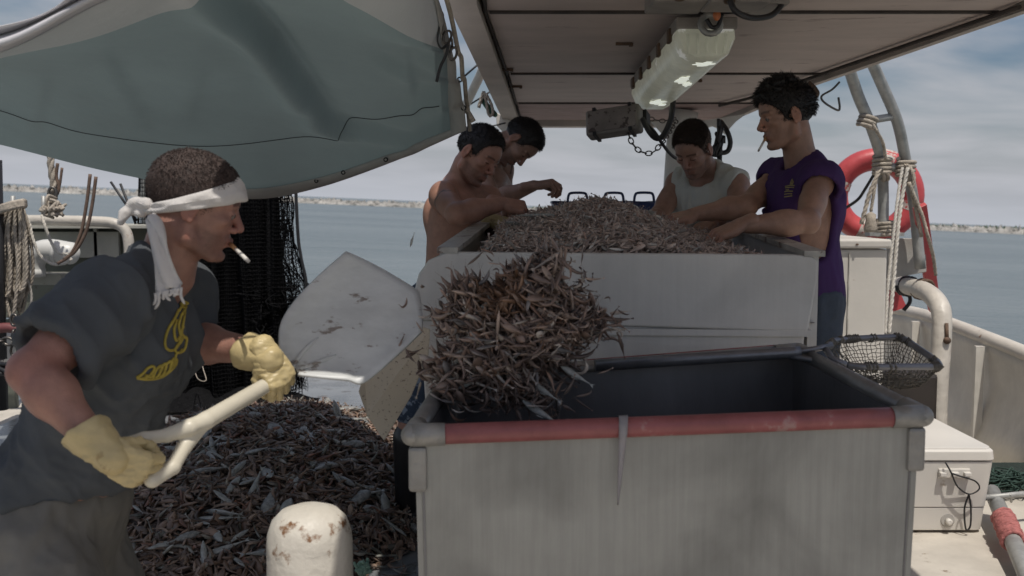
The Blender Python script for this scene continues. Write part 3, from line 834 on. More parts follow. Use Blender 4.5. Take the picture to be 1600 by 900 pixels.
# ---------------------------------------------------------------- cooler
M_cool = mat('cooler_plastic', (.66, .63, .58), .42, var=.05, scale=3, bump=.15, bscale=120, bdist=.001, spots=(.46, .40, .33), spotscale=11, spotcov=.68)
fr = G(1537, 833); xr = fr[0] + .0; y0 = fr[1]
zt = P(1556, 700, y0)[2]
root = thing('cooler', 'dirty white picnic cooler on the sunlit deck behind the steel bin', 'cooler', (xr - .25, y0 + .35, 0))
def shell(x0, x1, y0_, y1, z0, z1, tx, ty, r, n=5):
    rows = []
    for k, (t) in enumerate(np.linspace(0, 1, n)):
        z = z0 + (z1 - z0) * t; ex = tx * t; ey = ty * t; row = []
        for (cx_, cy_, a0) in ((x1 + ex - r, y0_ - ey + r, -PI / 2), (x1 + ex - r, y1 + ey - r, 0), (x0 - ex + r, y1 + ey - r, PI / 2), (x0 - ex + r, y0_ - ey + r, PI)):
            for q in range(6):
                a = a0 + q / 5 * PI / 2; row.append(V(cx_ + r * math.cos(a), cy_ + r * math.sin(a), z))
        rows.append(row)
    return rows
def addshell(mb, rows):
    m = len(rows[0]); vs = [p for r in rows for p in r]
    fs = [(i * m + k, i * m + (k + 1) % m, (i + 1) * m + (k + 1) % m, (i + 1) * m + k) for i in range(len(rows) - 1) for k in range(m)]
    fs += [tuple(reversed(range(m))), tuple((len(rows) - 1) * m + k for k in range(m))]
    mb.add(vs, fs, False); return mb
x0c = xr - .62
hb = zt - .055
bevel(addshell(MB(), shell(x0c, xr, y0, y0 + .62, .012, hb * .36, .008, .008, .04)).build('cooler_base', M_cool, root), .004)
bevel(addshell(MB(), shell(x0c - .010, xr + .010, y0 - .010, y0 + .63, hb * .365, hb, .02, .012, .04)).build('cooler_body', M_cool, root), .004)
lid = shell(x0c - .035, xr + .035, y0 - .028, y0 + .65, hb + .006, zt - .01, -.004, -.004, .045)
lid += shell(x0c - .02, xr + .02, y0 - .014, y0 + .64, zt - .003, zt + .004, 0, 0, .045, 2)[0:2]
bevel(addshell(MB(), lid).build('lid', M_cool, root), .004)
yf = y0 - .032
xl = P(1492, 741, yf)[0]; zl = P(1492, 741, yf)[2]
bevel(MB().box((xl + .0, y0 - .024, zl + .002), (.135, .012, .040)).build('latch_plate', M_cool, root), .003)
for dx in (-.052, .0, .052):
    bevel(MB().box((xl + dx, y0 - .036, zl), (.030, .020, .020)).build('latch', M_cool, root), .004)
zd = P(1480, 812, y0)[2]; xd = P(1480, 812, y0)[0]
MB().lathe([(.034, 0), (.030, .004), (.028, .006)], (xd, y0 - .001, zd), R=np.array([[1, 0, 0], [0, 0, -1], [0, 1, 0]]), n=20).build('drain_recess', mat('painted_shade_plastic', (.42, .40, .37), .5), root)  # darker plastic disc: the recess shade is put into its colour
MB().lathe([(.014, 0), (.014, .02), (.008, .024)], (xd, y0 - .006, zd - .004), R=np.array([[1, 0, 0], [0, 0, -1], [0, 1, 0]]), n=14).build('drain_plug', M_cool, root)
cord = crv(pl((1477, 722, y0 - .04), (1486, 738, y0 - .055), (1496, 760, y0 - .045), (1514, 772, y0 - .045), (1530, 764, y0 - .045), (1524, 752, y0 - .045), (1500, 744, y0 - .055), (1488, 740, y0 - .06)), 8)
mb = MB().tube(cord, .0035, 6)
mb.tube(crv(pl((1514, 772, y0 - .045), (1507, 795, y0 - .04), (1509, 826, y0 - .04), (1516, 822, y0 - .04), (1517, 795, y0 - .04), (1514, 772, y0 - .048)), 8), .0038, 6)
tag(mb.build('looped_cord', M_black), 'looped black cord hanging from the latch of the white cooler', 'cord')

# pipe with red binding on deck, netting bundle
M_bind = mat('red_twine_binding', (.40, .14, .13), .8, var=.3, scale=60, bump=1, bscale=90, bdist=.006)
root = thing('deck_pipe', 'grey pipe with a red twine binding lying on the sunlit deck', 'pipe', G(1575, 830))
pa, pb = P(1548, 772, 4.55), P(1640, 990, 3.35)
pa[2] = .12; pb[2] = .06
pa = G(1550, 768, .12); pb = G(1612, 915, .05)
pd = unit(pb - pa)
MB().tube([pa, pb + pd * .6], .034, 14).build('pipe_tube', M_galv, root)
q0 = G(1567, 805, .105); q1 = G(1583, 845, .085)
t0 = np.dot(q0 - pa, pd); t1 = np.dot(q1 - pa, pd)
u = unit(np.cross(pd, (0, 0, 1))); v = np.cross(pd, u)
MB().tube([pa + pd * (t0 + (t1 - t0) * i / 160) + (.040 + .003 * math.sin(i * 1.7)) * (u * math.cos(i / 12 * 2 * PI) + v * math.sin(i / 12 * 2 * PI)) for i in range(161)], .009, 6).build('twine_binding', M_bind, root)
M_green = mat('green_twine', (.028, .060, .048), .8, var=.4, scale=30)
def tangle(name, c, r, n, rad, m, seed, label, cat, pts=7):
    r2 = np.random.default_rng(seed); mb = MB()
    for k in range(n):
        q = [c + r2.normal(0, .45, 3) * r for _ in range(pts)]
        mb.tube(crv(q, 5), rad, 5)
    return tag(mb.build(name, m), label, cat)
tangle('net_bundle', G(1585, 752, .07), V(.16, .10, .05), 34, .0035, M_green, 4, 'green net twine bundled against the bulwark behind the deck pipe', 'net')
MB_ = MB().box(G(1590, 745, .03), (.5, .25, .10))
tag(bevel(MB_.build('dark_net_pile', mat('dark_green_mesh', (.02, .035, .03), .9, var=.4, bump=1, bscale=60, bdist=.02)), .03, 3), 'flat dark green net pile under the green twine by the bulwark', 'net pile')
tag(MB().tube([G(1535, 778, .14), G(1640, 768, .14)], .014, 8).tube([G(1579, 772, .15), G(1580, 784, .10)], .006, 6).build('grey_bar', M_galv), 'thin grey bar lying across the upper end of the deck pipe', 'bar')
# ================================================================== TARPAULIN
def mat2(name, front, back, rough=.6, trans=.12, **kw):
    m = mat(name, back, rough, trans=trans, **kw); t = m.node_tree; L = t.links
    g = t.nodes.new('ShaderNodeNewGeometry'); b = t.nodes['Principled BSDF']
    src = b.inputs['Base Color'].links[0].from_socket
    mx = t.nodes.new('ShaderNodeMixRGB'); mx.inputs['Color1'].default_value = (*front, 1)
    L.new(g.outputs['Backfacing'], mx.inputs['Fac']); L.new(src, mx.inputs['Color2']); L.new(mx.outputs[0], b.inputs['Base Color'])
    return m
rowsT = [
 [(-160, 112, 2.9), (0, 80, 2.7), (150, 5, 2.6), (310, -62, 2.5), (430, -110, 2.45), (550, -130, 2.5), (640, -100, 2.7), (672, -40, 3.1)],
 [(-160, 120, 3.2), (0, 93, 3.0), (170, 50, 2.9), (310, 0, 2.8), (430, -48, 2.7), (550, 8, 2.85), (630, 46, 3.05), (702, 76, 3.35)],
 [(-160, 100, 3.7), (0, 120, 3.6), (150, 112, 3.5), (300, 88, 3.4), (420, 74, 3.4), (550, 84, 3.45), (640, 100, 3.5), (710, 118, 3.55)],
 [(-160, 140, 4.2), (0, 172, 4.2), (140, 208, 4.3), (260, 224, 4.4), (380, 224, 4.45), (500, 208, 4.4), (620, 180, 4.1), (716, 152, 3.75)],
 [(-160, 190, 4.6), (0, 226, 4.7), (150, 264, 4.8), (300, 294, 4.9), (400, 308, 4.95), (500, 290, 4.9), (620, 248, 4.35), (722, 204, 3.85)],
]
ctl = np.array([[P(*q) for q in r] for r in rowsT])
rows = [crv(list(r), 26) for r in ctl]; rows = np.array(rows)
cols = np.array([crv(list(rows[:, j]), 20) for j in range(rows.shape[1])])          # [col][row]
Gt = cols.transpose(1, 0, 2).copy()
nr, nc = Gt.shape[:2]
# a slack fold running down across the cloth, soft ripples near the far hem
for i in range(nr):
    for j in range(nc):
        p = Gt[i, j]; u = j / (nc - 1); v = i / (nr - 1)
        px = 800 + p[0] / p[1] * F
        fold_x = 300 + (v - .20) * 430
        d = (px - fold_x) / 15
        amp = .075 * min(1, max(0, (v - .20) * 6)) * max(0, 1 - max(0, v - .62) * 5)
        sft = math.tanh(d * 1.5) * math.exp(-(d / 2.4) ** 2)
        p[2] += amp * sft; p[1] += amp * .5 * sft
        d2 = (px - (470 + (v - .74) * -900)) / 60 if False else 9
        pyy = 320 - (p[2] - H) / p[1] * F
        for (x0_, y0_, x1_, y1_, am, wd) in ((468, 193, 560, 210, .030, 5), (520, 190, 640, 222, .035, 7), (585, 92, 690, 128, .022, 5), (180, 95, 240, 200, .012, 16), (90, 120, 60, 220, .012, 18), (330, 110, 300, 190, .012, 18), (640, 90, 660, 210, .012, 10)):
            ex_, ey_ = x1_ - x0_, y1_ - y0_; t = ((px - x0_) * ex_ + (pyy - y0_) * ey_) / (ex_ ** 2 + ey_ ** 2)
            dd_ = ((px - x0_) * ey_ - (pyy - y0_) * ex_) / math.hypot(ex_, ey_) / wd
            if -.3 < t < 1.3: w_ = math.tanh(dd_ * 1.3) * math.exp(-(dd_ / 2) ** 2) * math.exp(-((t - .5) / .5) ** 4); p[2] += am * w_; p[1] -= am * w_ * .6
        p[2] += .010 * math.sin(px / 37 + 3 * v) * v * (1 - v) * 2
        if px > 560: p[2] += .018 * math.sin((v * 24) + px / 60) * min(1, (px - 560) / 80) * v * (1 - v) * 4
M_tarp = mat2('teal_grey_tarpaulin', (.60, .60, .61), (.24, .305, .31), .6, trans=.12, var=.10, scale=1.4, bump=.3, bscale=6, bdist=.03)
root = thing('tarpaulin', 'big teal grey tarpaulin slung as a sagging awning over the catch', 'tarpaulin', (-1.4, 3.6, 1.9))
M_tarp2 = mat2('near_tarpaulin_strip', (.60, .60, .61), (.20, .25, .235), .6, trans=.11, var=.10, scale=1.4, bump=.3, bscale=6, bdist=.03)  # near strip underside, a darker and greener grey than the main sheet
kB = nr // 4
MB().grid(Gt[:kB + 1]).build('near_strip', M_tarp2, root)
Gt[kB:, :, 1] += .0
o = MB().grid(Gt[kB:]).build('tarp_sheet', M_tarp, root)
# which way the polygons face decides the pale upper side
n0 = o.data.polygons[len(o.data.polygons) // 2].normal
if n0.z < 0: o.data.flip_normals()
M_seam = mat('dark_stitching', (.045, .05, .05), .9)
MB().tube([Gt[int(nr * .745), j] + V(0, -.004, -.004) for j in range(nc - 8)], .0018, 5).build('seam', M_seam, root)
M_web = mat('grey_webbing', (.37, .36, .34), .8, var=.12, bump=.5, bscale=120)
e = np.array([[lerp(Gt[i, nc - 1], Gt[i, nc - 6], t) + V(0, -.006, -.006) for t in (-.35, .3, .75)] for i in range(nr)])
MB().grid(e, thick=.004).build('edge_webbing', M_web, root)
hm = np.array([[Gt[nr - 1, j] * (1 - t) + Gt[nr - 6, j] * t + V(0, -.012, -.004) for t in (-.1, .45, .7)] for j in range(int(nc * .55), nc)])
MB().grid(hm, thick=.003).build('hem_webbing', M_web, root)
MB().tube([Gt[i, nc - 1] + V(.03, 0, 0) for i in range(nr)], .008, 6).build('edge_rope', M_rope, root)
# pale upper side turned over at the near edge
fl = [[(-160, 110, 2.9), (0, 80, 2.7), (150, 5, 2.6), (310, -62, 2.5), (430, -110, 2.45)],
      [(-160, 88, 2.84), (0, 68, 2.64), (150, -6, 2.54), (310, -74, 2.44), (430, -120, 2.4)],
      [(-160, 76, 2.92), (0, 56, 2.74), (140, -8, 2.62), (300, -90, 2.5), (420, -140, 2.45)],
      [(-160, 66, 2.86), (0, 40, 2.66), (80, 14, 2.60), (140, -40, 2.5), (260, -150, 2.45)]]
fr_ = np.array([crv([P(*q) for q in r], 10) for r in fl])
fc = np.array([crv(list(fr_[:, j]), 5) for j in range(fr_.shape[1])]).transpose(1, 0, 2)
M_flap = mat('white_canvas', (.62, .61, .63), .75, var=.08, scale=3, bump=.4, bscale=14, bdist=.012, trans=.12)
MB().grid(fc, thick=.004).build('turned_flap', M_flap, root)
npn = np.array([[V(x, y, 2.17 + .05 * math.sin(x * 3) - .03 * math.sin(PI * (y - 1.25) / .75)) for y in np.linspace(1.2, 1.93, 12)] for x in np.linspace(-1.75, -.52, 24)])  # canvas added out of view to keep the shovel man's body shaded
MB().grid(npn, thick=.004).build('near_shade_panel', M_flap, root)
npn = np.array([[V(x, y, 2.19 - .02 * math.sin(PI * (y - 2.0) / .66)) for y in np.linspace(1.945, 2.66, 10)] for x in np.linspace(-.56, -.165, 8)])  # second added panel out of view, shaped to shade the shovel blade
MB().grid(npn, thick=.004).build('gap_shade_panel', M_flap, root)
for y in (1.22, 1.91): MB().tube([(-.53, y, 2.18), (-.16, y + .1, 2.20)], .006, 6).build('tie_cord', M_rope, root)
M_eye = mat('dark_eyelet', (.03, .03, .03), .4, metal=.6)
for (px, py, Y) in ((719, 126, 3.65), (725, 170, 3.8), (496, 283, 4.86), (538, 270, 4.65), (604, 250, 4.4), (670, 12, 3.3)):
    p = P(px, py, Y) + V(0, -.03, 0)
    MB().tube([p + .008 * V(math.cos(a), 0, math.sin(a)) for a in np.linspace(0, 2 * PI, 13)[:-1]], .003, 6, closed=True).build('eyelet', M_eye, root)
g_ = 'short cords tied in the eyelets of the tarpaulin edge'
tag(MB().tube(crv(pl((727, 170, 3.8), (733, 178, 3.8), (740, 190, 3.8)), 5), .010, 7).build('tie_cord', M_rope), 'short cord stub tied in the lower eyelet of the tarpaulin edge', 'cord')

# ================================================================== rigging between tarp and roof
M_shack = mat('dark_shackle_steel', (.12, .11, .10), .35, metal=.8, var=.3)
root = thing('shackle', 'linked steel shackles hanging between the tarpaulin and the roof edge', 'shackle', P(695, 30, 3.3))
def link(mb, c, w, h_, r, R):
    pts = []
    for a in np.linspace(0, 2 * PI, 17)[:-1]:
        x = w * math.cos(a); z = h_ * math.sin(a)
        pts.append(np.asarray(c) + R @ V(x, 0, z))
    mb.tube(pts, r, 6, closed=True)
def chain(pts, w=.010, h_=.018, r=.0035, m=None, name='chain', label='', cat='chain', parent=None):
    c = np.array(crv(pts, 12)); L = np.concatenate([[0], np.cumsum(np.linalg.norm(np.diff(c, axis=0), axis=1))])
    n = int(L[-1] / (h_ * 1.5)); q = np.linspace(0, L[-1], n); mb = MB()
    c = np.stack([np.interp(q, L, c[:, i]) for i in range(3)], 1)
    for i in range(n):
        t = unit(c[min(i + 1, n - 1)] - c[max(i - 1, 0)]); s_ = unit(np.cross(t, (0.2, 1, .1))); u = np.cross(t, s_)
        if i % 2: s_, u = u, s_
        link(mb, c[i], w, h_, r, np.stack([s_, u, t], 1))
    o = mb.build(name, m or M_shack, parent)
    if parent is None: tag(o, label, cat)
    return o
for i, (px, py, rz) in enumerate(((686, 28, .3), (692, 44, 1.4), (699, 58, .2), (704, 70, 1.2), (708, 84, .5))):
    mb = MB(); link(mb, P(px, py, 3.25), .012, .021, .0045, basis((math.cos(rz), math.sin(rz), -.3)))
    mb.build('shackle_link', M_shack, root)
tag(MB().tube(crv(pl((688, 30, 3.22), (685, 50, 3.22), (684, 66, 3.22), (690, 76, 3.22), (699, 70, 3.2), (697, 85, 3.2), (688, 105, 3.2), (682, 128, 3.2)), 8), .006, 7, flat=.5).build('black_strap', M_black), 'black strap dangling from the steel shackles beside the tarpaulin', 'strap')
M_greenr = mat('green_rope', (.07, .16, .12), .85, var=.4, scale=40, bump=.8, bscale=120)
root = thing('rope_hank', 'hank of grey and green rope hanging under the left edge of the roof', 'rope', P(757, 150, 5.2))
rope(pl((756, 143, 5.2), (752, 155, 5.2), (748, 168, 5.2)), .012, parent=root, name='rope_tail')
rope(pl((756, 143, 5.2), (760, 160, 5.2), (764, 180, 5.2), (770, 178, 5.2), (768, 164, 5.2), (759, 146, 5.2)), .010, parent=root, name='rope_loop')
tmp = MB(); r2 = np.random.default_rng(3)
for k in range(12):
    tmp.tube(crv([P(756, 146, 5.22), P(754 + 8 * r2.random(), 160, 5.22), P(764 + 10 * r2.random(), 176, 5.22), P(775, 182, 5.22)], 6), .007, 5)
tmp.build('green_bundle', M_greenr, root)
tag(MB().tube(pl((720, 124, 5.6), (757, 92, 5.6)), .006, 6).build('stay_wire', M_black), 'dark wire between tarpaulin and roof above the rope hank', 'wire')
tag(MB().tube(pl((727, 168, 6.5), (768, 142, 6.5)), .006, 6).tube(pl((735, 205, 6.5), (790, 192, 6.5)), .005, 6).build('guy_wire', M_black), 'thin wires crossing the gap below the rope hank', 'wire')
tag(MB().tube(pl((724, 172, 6.6), (750, 118, 6.0), (762, 90, 5.6)), .028, 10).build('boom', M_wpipe), 'slender white pole seen through the gap between tarpaulin and roof', 'pole')
p = P(775, 200, 6.2)
tag(bevel(fixnormals(MB().prism([P(775, 175, 6.5), P(800, 190, 6.5), P(806, 205, 6.5), P(790, 210, 6.5), P(776, 196, 6.5)], (0, .06, 0)).build('roof_bracket', M_white)), .004), 'small white bracket under the far left corner of the roof', 'bracket')

# ================================================================== lights and cables under the roof
M_diff = mat('yellowed_diffuser', (.60, .60, .49), .22, var=.15, scale=5, bump=.5, bscale=18, bdist=.01, spots=(.95, .95, .90), spotscale=7, spotcov=.59, trans=.2)
_b = M_diff.node_tree.nodes['Principled BSDF']; _b.inputs['Emission Strength'].default_value = .16; M_diff.node_tree.links.new(_b.inputs['Base Color'].links[0].from_socket, _b.inputs['Emission Color'])
M_lampmetal = mat('grimy_lamp_metal', (.24, .22, .20), .6, var=.2, scale=14, bump=.3)
root = thing('ceiling_light', 'long yellowed fluorescent light fitting under the roof', 'light', P(1075, 60, 4.3))
A = P(1104, 62, 3.70); B = P(1020, 138, 5.02)
A[2] = roofz(A[1]) - .075; B[2] = roofz(B[1]) - .075
dirl = unit(B - A); side = unit(np.cross(dirl, (0, 0, 1))); upl = np.cross(side, dirl)
def ring_(c, sc_, z0):
    pr = [(-.105, .0), (-.108, -.03), (-.085, -.085), (-.045, -.108), (.045, -.108), (.085, -.085), (.108, -.03), (.105, 0)]
    return [c + side * x * sc_ + upl * (z * sc_ + z0) for x, z in pr]
L_ = np.linalg.norm(B - A)
sect = []
for t, s_ in ((0, .93), (.012, 1.0), (.03, 1.02), (.2, 1), (.5, 1.01), (.8, 1), (.97, 1.02), (.988, 1), (1, .93)):
    sect.append(ring_(A + dirl * L_ * t, s_, 0))
mb = MB().grid(np.array(sect), smooth=True)
b0 = len(mb.v)
mb.add(sect[0], [tuple(range(8))]); mb.add(sect[-1], [tuple(range(8))[::-1]])
mb.build('diffuser', M_diff, root)
M_patch = mat('glowing_white_patch', (.85, .85, .80), .4, var=.05, bump=0); _b = M_patch.node_tree.nodes['Principled BSDF']; _b.inputs['Emission Color'].default_value = (.95, 1, .88, 1); _b.inputs['Emission Strength'].default_value = .55
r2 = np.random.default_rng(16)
for (t, s0, ln, wd_) in ((.07, .01, .10, .05), (.33, -.01, .17, .035), (.42, .03, .12, .02), (.80, -.015, .16, .04), (.86, .02, .08, .025)):  # jagged white patches with a glow of their own on the diffuser's underside
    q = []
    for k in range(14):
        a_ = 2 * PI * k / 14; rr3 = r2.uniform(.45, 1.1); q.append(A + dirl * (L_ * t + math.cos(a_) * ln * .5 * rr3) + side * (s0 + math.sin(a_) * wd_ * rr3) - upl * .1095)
    fixnormals(MB().prism(q, -upl * .002).build('bright_patch', M_patch, root))
for k in range(5): MB().tube([A + side * (-.07 + .035 * k) - upl * .02 - dirl * .004, A + side * (-.065 + .0325 * k) - upl * .09 - dirl * .004], .006, 6).build('end_rib', M_diff, root)
M_tray = M_lampmetal
Rl = np.stack([side, dirl, upl], 1)
bevel(MB().box((A + B) / 2 + upl * .022, (.225, L_ + .01, .044), Rl).build('tray', M_tray, root), .006)
for k in range(5):
    p = A + dirl * L_ * (.1 + .2 * k)
    for sg in (-1, 1):
        MB().box(p + side * sg * .115 + upl * .002, (.012, .05, .05), Rl).build('clip', M_rust, root)
root = thing('work_lamp', 'square dark work lamp hanging tilted below the far roof edge', 'lamp', P(960, 190, 4.9))
c = P(960, 191, 4.95); ex = unit(P(1003, 184, 4.9) - P(917, 197, 5.0)); ey = unit(np.cross(ex, V(.0, -.75, .62))); ey = unit(V(0, .30, .95) - ex * np.dot(ex, V(0, .30, .95)))
ez = np.cross(ex, ey); Rw = np.stack([ex, ey, ez], 1)
bevel(MB().box(c, (.275, .135, .085), Rw).build('lamp_housing', M_lampmetal, root), .016, 3)
bevel(MB().box(c - ez * .044 if ez[1] > 0 else c + ez * .044, (.245, .108, .012), Rw).build('lamp_glass', mat('dirty_lamp_glass', (.22, .195, .18), .35, var=.3, spots=(.07, .055, .05), spotscale=26, spotcov=.54), root), .004)
for sx in (-1, 1):
    MB().box(c + ex * sx * .09, (.016, .145, .098), Rw).build('lamp_bracket', M_black, root)
MB().box(c + V(.13, .05, .02), (.09, .06, .08), Rw).build('lamp_terminal_box', M_black, root)
tag(MB().tube(crv(pl((1052, 155, 4.85), (1050, 175, 4.8), (1047, 190, 4.8), (1036, 212, 4.8), (1025, 216, 4.8), (1014, 205, 4.8), (1004, 186, 4.85)), 8), .014, 8).build('power_cable', M_black), 'thick black cable looping from the ceiling light to the work lamp', 'cable')
tag(MB().tube(crv(pl((1004, 188, 4.86), (1022, 205, 4.8), (1035, 225, 4.8), (1050, 243, 4.9), (1066, 252, 5.0)), 8), .008, 8).build('thin_cable', M_black), 'thin black cable drooping from the work lamp behind the man in the pale tank top', 'cable')
chain(pl((980, 203, 4.9), (987, 222, 4.9), (1000, 236, 4.9), (1018, 239, 4.9), (1032, 226, 4.9), (1045, 208, 5.0), (1056, 190, 5.1)), .011, .017, .0034, label='light chain swinging below the work lamp', cat='chain')
chain(pl((1018, 186, 5.3), (1035, 189, 5.3), (1052, 186, 5.3)), .010, .015, .003, label='short chain hooked along the roof edge right of the work lamp', cat='chain')
tag(MB().tube(crv(pl((1126, 190, 5.5), (1136, 205, 5.4), (1141, 222, 5.4), (1137, 236, 5.4), (1126, 238, 5.4), (1118, 228, 5.4), (1114, 245, 5.4)), 8), .014, 8).build('cable_loop', M_black), 'black cable loop hanging right of the pale post behind the two men', 'cable')
tmp = MB(); r2 = np.random.default_rng(8); c = P(1123, 222, 5.35)
for k in range(14): tmp.tube(crv([c + r2.normal(0, 1, 3) * V(.012, .012, .05) for _ in range(4)], 4), .010, 5)
tag(tmp.build('cord_bundle', M_black), 'knotted bundle of black cord hanging inside the cable loop', 'cord')
tag(MB().tube(crv(pl((1312, 128, 4.9), (1300, 140, 4.9), (1284, 150, 4.9), (1288, 160, 4.9), (1308, 172, 4.9), (1312, 168, 4.9), (1310, 152, 4.9)), 6), .0055, 6).build('wire_hook', M_shack), 'bent wire hook hanging under the right roof edge', 'hook')
tag(MB().tube(crv(pl((1262, 130, 5.0), (1274, 142, 5.0), (1270, 155, 5.0)), 5), .016, 8).ell(P(1274, 146, 5.0), (.022, .02, .025)).build('roof_clamp', M_rust), 'rusty clamp on the roof edge behind the head of the man in purple', 'clamp')
# pale post and arch behind the man in the tank top
M_post = mat('pale_post_paint', (.62, .61, .57), .5, var=.08, bump=.2, spots=(.38, .34, .28), spotscale=6, spotcov=.64)
root = thing('post', 'broad pale post holding up the far end of the roof', 'post', G(1068, 560))
a = P(1066, 188, 6.3); b_ = P(1059, 325, 6.3)
MB().tube([V(a[0] + .01, 6.3, roofz(6.3) - .01), a, b_, V(b_[0] - .02, 6.3, .0)], [.092, .09, .10, .11], 16).build('post_body', M_post, root)
arch = [P(1088, 190, 6.25), P(1166, 178, 6.25), P(1150, 190, 6.25), P(1141, 200, 6.25), P(1134, 210, 6.25), P(1126, 202, 6.25), P(1112, 196, 6.25), P(1098, 200, 6.25), P(1090, 206, 6.25)]
fixnormals(MB().prism(arch, (0, .03, 0)).build('arch_gusset', M_post, root))
fixnormals(MB().prism([P(1018, 190, 6.2), P(1046, 190, 6.2), P(1034, 208, 6.2)], (0, .03, 0)).build('gusset', M_post, root))
# mounting gear at the top
root = thing('ceiling_mount', 'cluster of grey brackets and wiring on the roof just above the ceiling light', 'bracket', P(1110, 10, 3.5))
def zr(p, d): p = p.copy(); p[2] = roofz(p[1]) - d; return p
bevel(MB().box(zr(P(1057, 10, 3.45), .03), (.19, .22, .06)).build('mount_plate', M_lampmetal, root), .006)
bevel(MB().box(zr(P(1148, 4, 3.40), .035), (.20, .18, .07)).build('mount_plate', M_lampmetal, root), .006)
bevel(MB().box(zr(P(1197, 20, 3.5), .03), (.10, .24, .055)).build('mount_plate', M_lampmetal, root), .006)
MB().ell(zr(P(1062, 3, 3.3), .065), (.02, .02, .01)).ell(zr(P(1140, 0, 3.3), .075), (.02, .02, .01)).build('bolt_head', M_rust, root)
MB().tube([P(1110, 38, 3.62) + V(0, 0, .0) + .035 * V(math.cos(t), .3 * math.sin(t), math.sin(t)) for t in np.linspace(0, 2 * PI, 17)[:-1]], .012, 8, closed=True).build('conduit_elbow', M_galv, root)
MB().tube(crv(pl((1140, 0, 3.25), (1150, 18, 3.25), (1175, 28, 3.3), (1205, 24, 3.35), (1222, 5, 3.4), (1225, -20, 3.4)), 8), .010, 8).build('coiled_wire', M_black, root)
MB().ell(zr(P(1120, 22, 3.55), .06), (.014, .014, .02)).build('orange_cap', mat('orange_plastic', (.45, .14, .05), .5), root)
MB().tube(crv(pl((1104, 30, 3.6), (1112, 42, 3.6), (1122, 40, 3.6), (1128, 22, 3.6)), 6), .008, 6).build('wire', M_black, root)

# ================================================================== blue baskets beyond the heap
M_blue = mat('navy_blue_plastic', (.022, .04, .12), .4, var=.2, bump=.1)
def basket(x0, x1, top, Yb, hh, label, handle=True):
    root = thing('basket', label, 'basket', ((x0 + x1) / 2, Yb, top - hh), 'blue plastic baskets behind the shrimp heap')
    w = x1 - x0; d = .30; cx_ = (x0 + x1) / 2
    mb = MB()
    for sy in (0, 1):
        y = Yb + sy * d; ins = .0
        mb.box((cx_, y, top - .02), (w, .008, .04)); mb.box((cx_, y, top - hh + .02), (w - .02, .008, .04))
        n = int(w / .014)
        for i in range(n + 1): mb.box((x0 + w * i / n, y, top - hh / 2), (.006, .006, hh - .07))
        for k in range(1, 6): mb.box((cx_, y, top - .04 - (hh - .08) * k / 6), (w, .005, .005))
    for sx in (0, 1):
        x = x0 + w * sx
        mb.box((x, Yb + d / 2, top - .02), (.008, d, .04)); mb.box((x, Yb + d / 2, top - hh + .02), (.008, d, .04))
        for i in range(1, 16): mb.box((x, Yb + d * i / 16, top - hh / 2), (.006, .006, hh - .07))
    mb.box((cx_, Yb + d / 2, top - hh + .005), (w, d, .008))
    mb.build('basket_body', M_blue, root)
    MB().tube([(x0 - .004, Yb - .004, top), (x1 + .004, Yb - .004, top), (x1 + .004, Yb + d, top), (x0 - .004, Yb + d, top)], .009, 6, closed=True).build('rim', M_blue, root)
    if handle:
        hw = .052
        MB().tube(crv([(cx_ - hw, Yb, top), (cx_ - hw * .9, Yb, top + .035), (cx_ - hw * .6, Yb, top + .048), (cx_ + hw * .6, Yb, top + .048), (cx_ + hw * .9, Yb, top + .035), (cx_ + hw, Yb, top)], 5), .007, 7).build('handle', M_blue, root)
Yb = 5.22
X = lambda px, Y: (px - 800) / F * Y
tb = P(900, 316, Yb)[2]
basket(X(866, Yb), X(938, Yb), tb, Yb, .17, 'blue plastic basket half hidden behind the heap, with the lowest handle')
basket(X(941, Yb), X(977, Yb), tb, Yb + .02, .17, 'narrow blue plastic basket in the middle behind the peak of the heap')
basket(X(981, Yb - .05), X(1030, Yb - .05), tb, Yb - .05, .17, 'blue plastic basket showing its holes beside the arm of the man in the tank top')
tag(bevel(MB().box(P(950, 352, 5.35), (1.3, .5, .03)).build('rear_shelf', M_fibre), .004), 'white shelf behind the picking table under the blue baskets', 'shelf')

# ================================================================== bollard
M_boll = mat('thick_chipped_white_paint', (.60, .56, .49), .5, var=.08, scale=8, bump=.9, bscale=14, bdist=.012, spots=(.20, .10, .045), spotscale=8, spotcov=.605)
c = P(485, 900, 2.3); r = 69 / F * 2.3; zt_ = P(485, 789, 2.3)[2]
tag(MB().lathe([(r * 1.12, 0), (r * 1.03, .12), (r, .3), (r * .985, zt_ - .09), (r * .96, zt_ - .065), (r * .86, zt_ - .035), (r * .66, zt_ - .014), (r * .36, zt_ - .003), (.0001, zt_)], (c[0], 2.3, 0), n=48).build('bollard', M_boll),
    'thick white painted steel bollard with rust chips in front of the shrimp pile', 'bollard')
tangle('twine_knot', P(567, 888, 2.6), V(.02, .02, .022), 16, .0045, mat('pale_green_twine', (.22, .36, .30), .8), 12, 'small knot of pale green twine beside the white bollard', 'twine', 5)
bevel(MB().box((P(562, 905, 2.6)[0], 2.6, .20), (.04, .04, .40)).build('x', M_white), .004).name = 'cleat_post'
bpy.data.objects['cleat_post']['label'] = 'short white post carrying the green twine knot beside the bollard'; bpy.data.objects['cleat_post']['category'] = 'post'

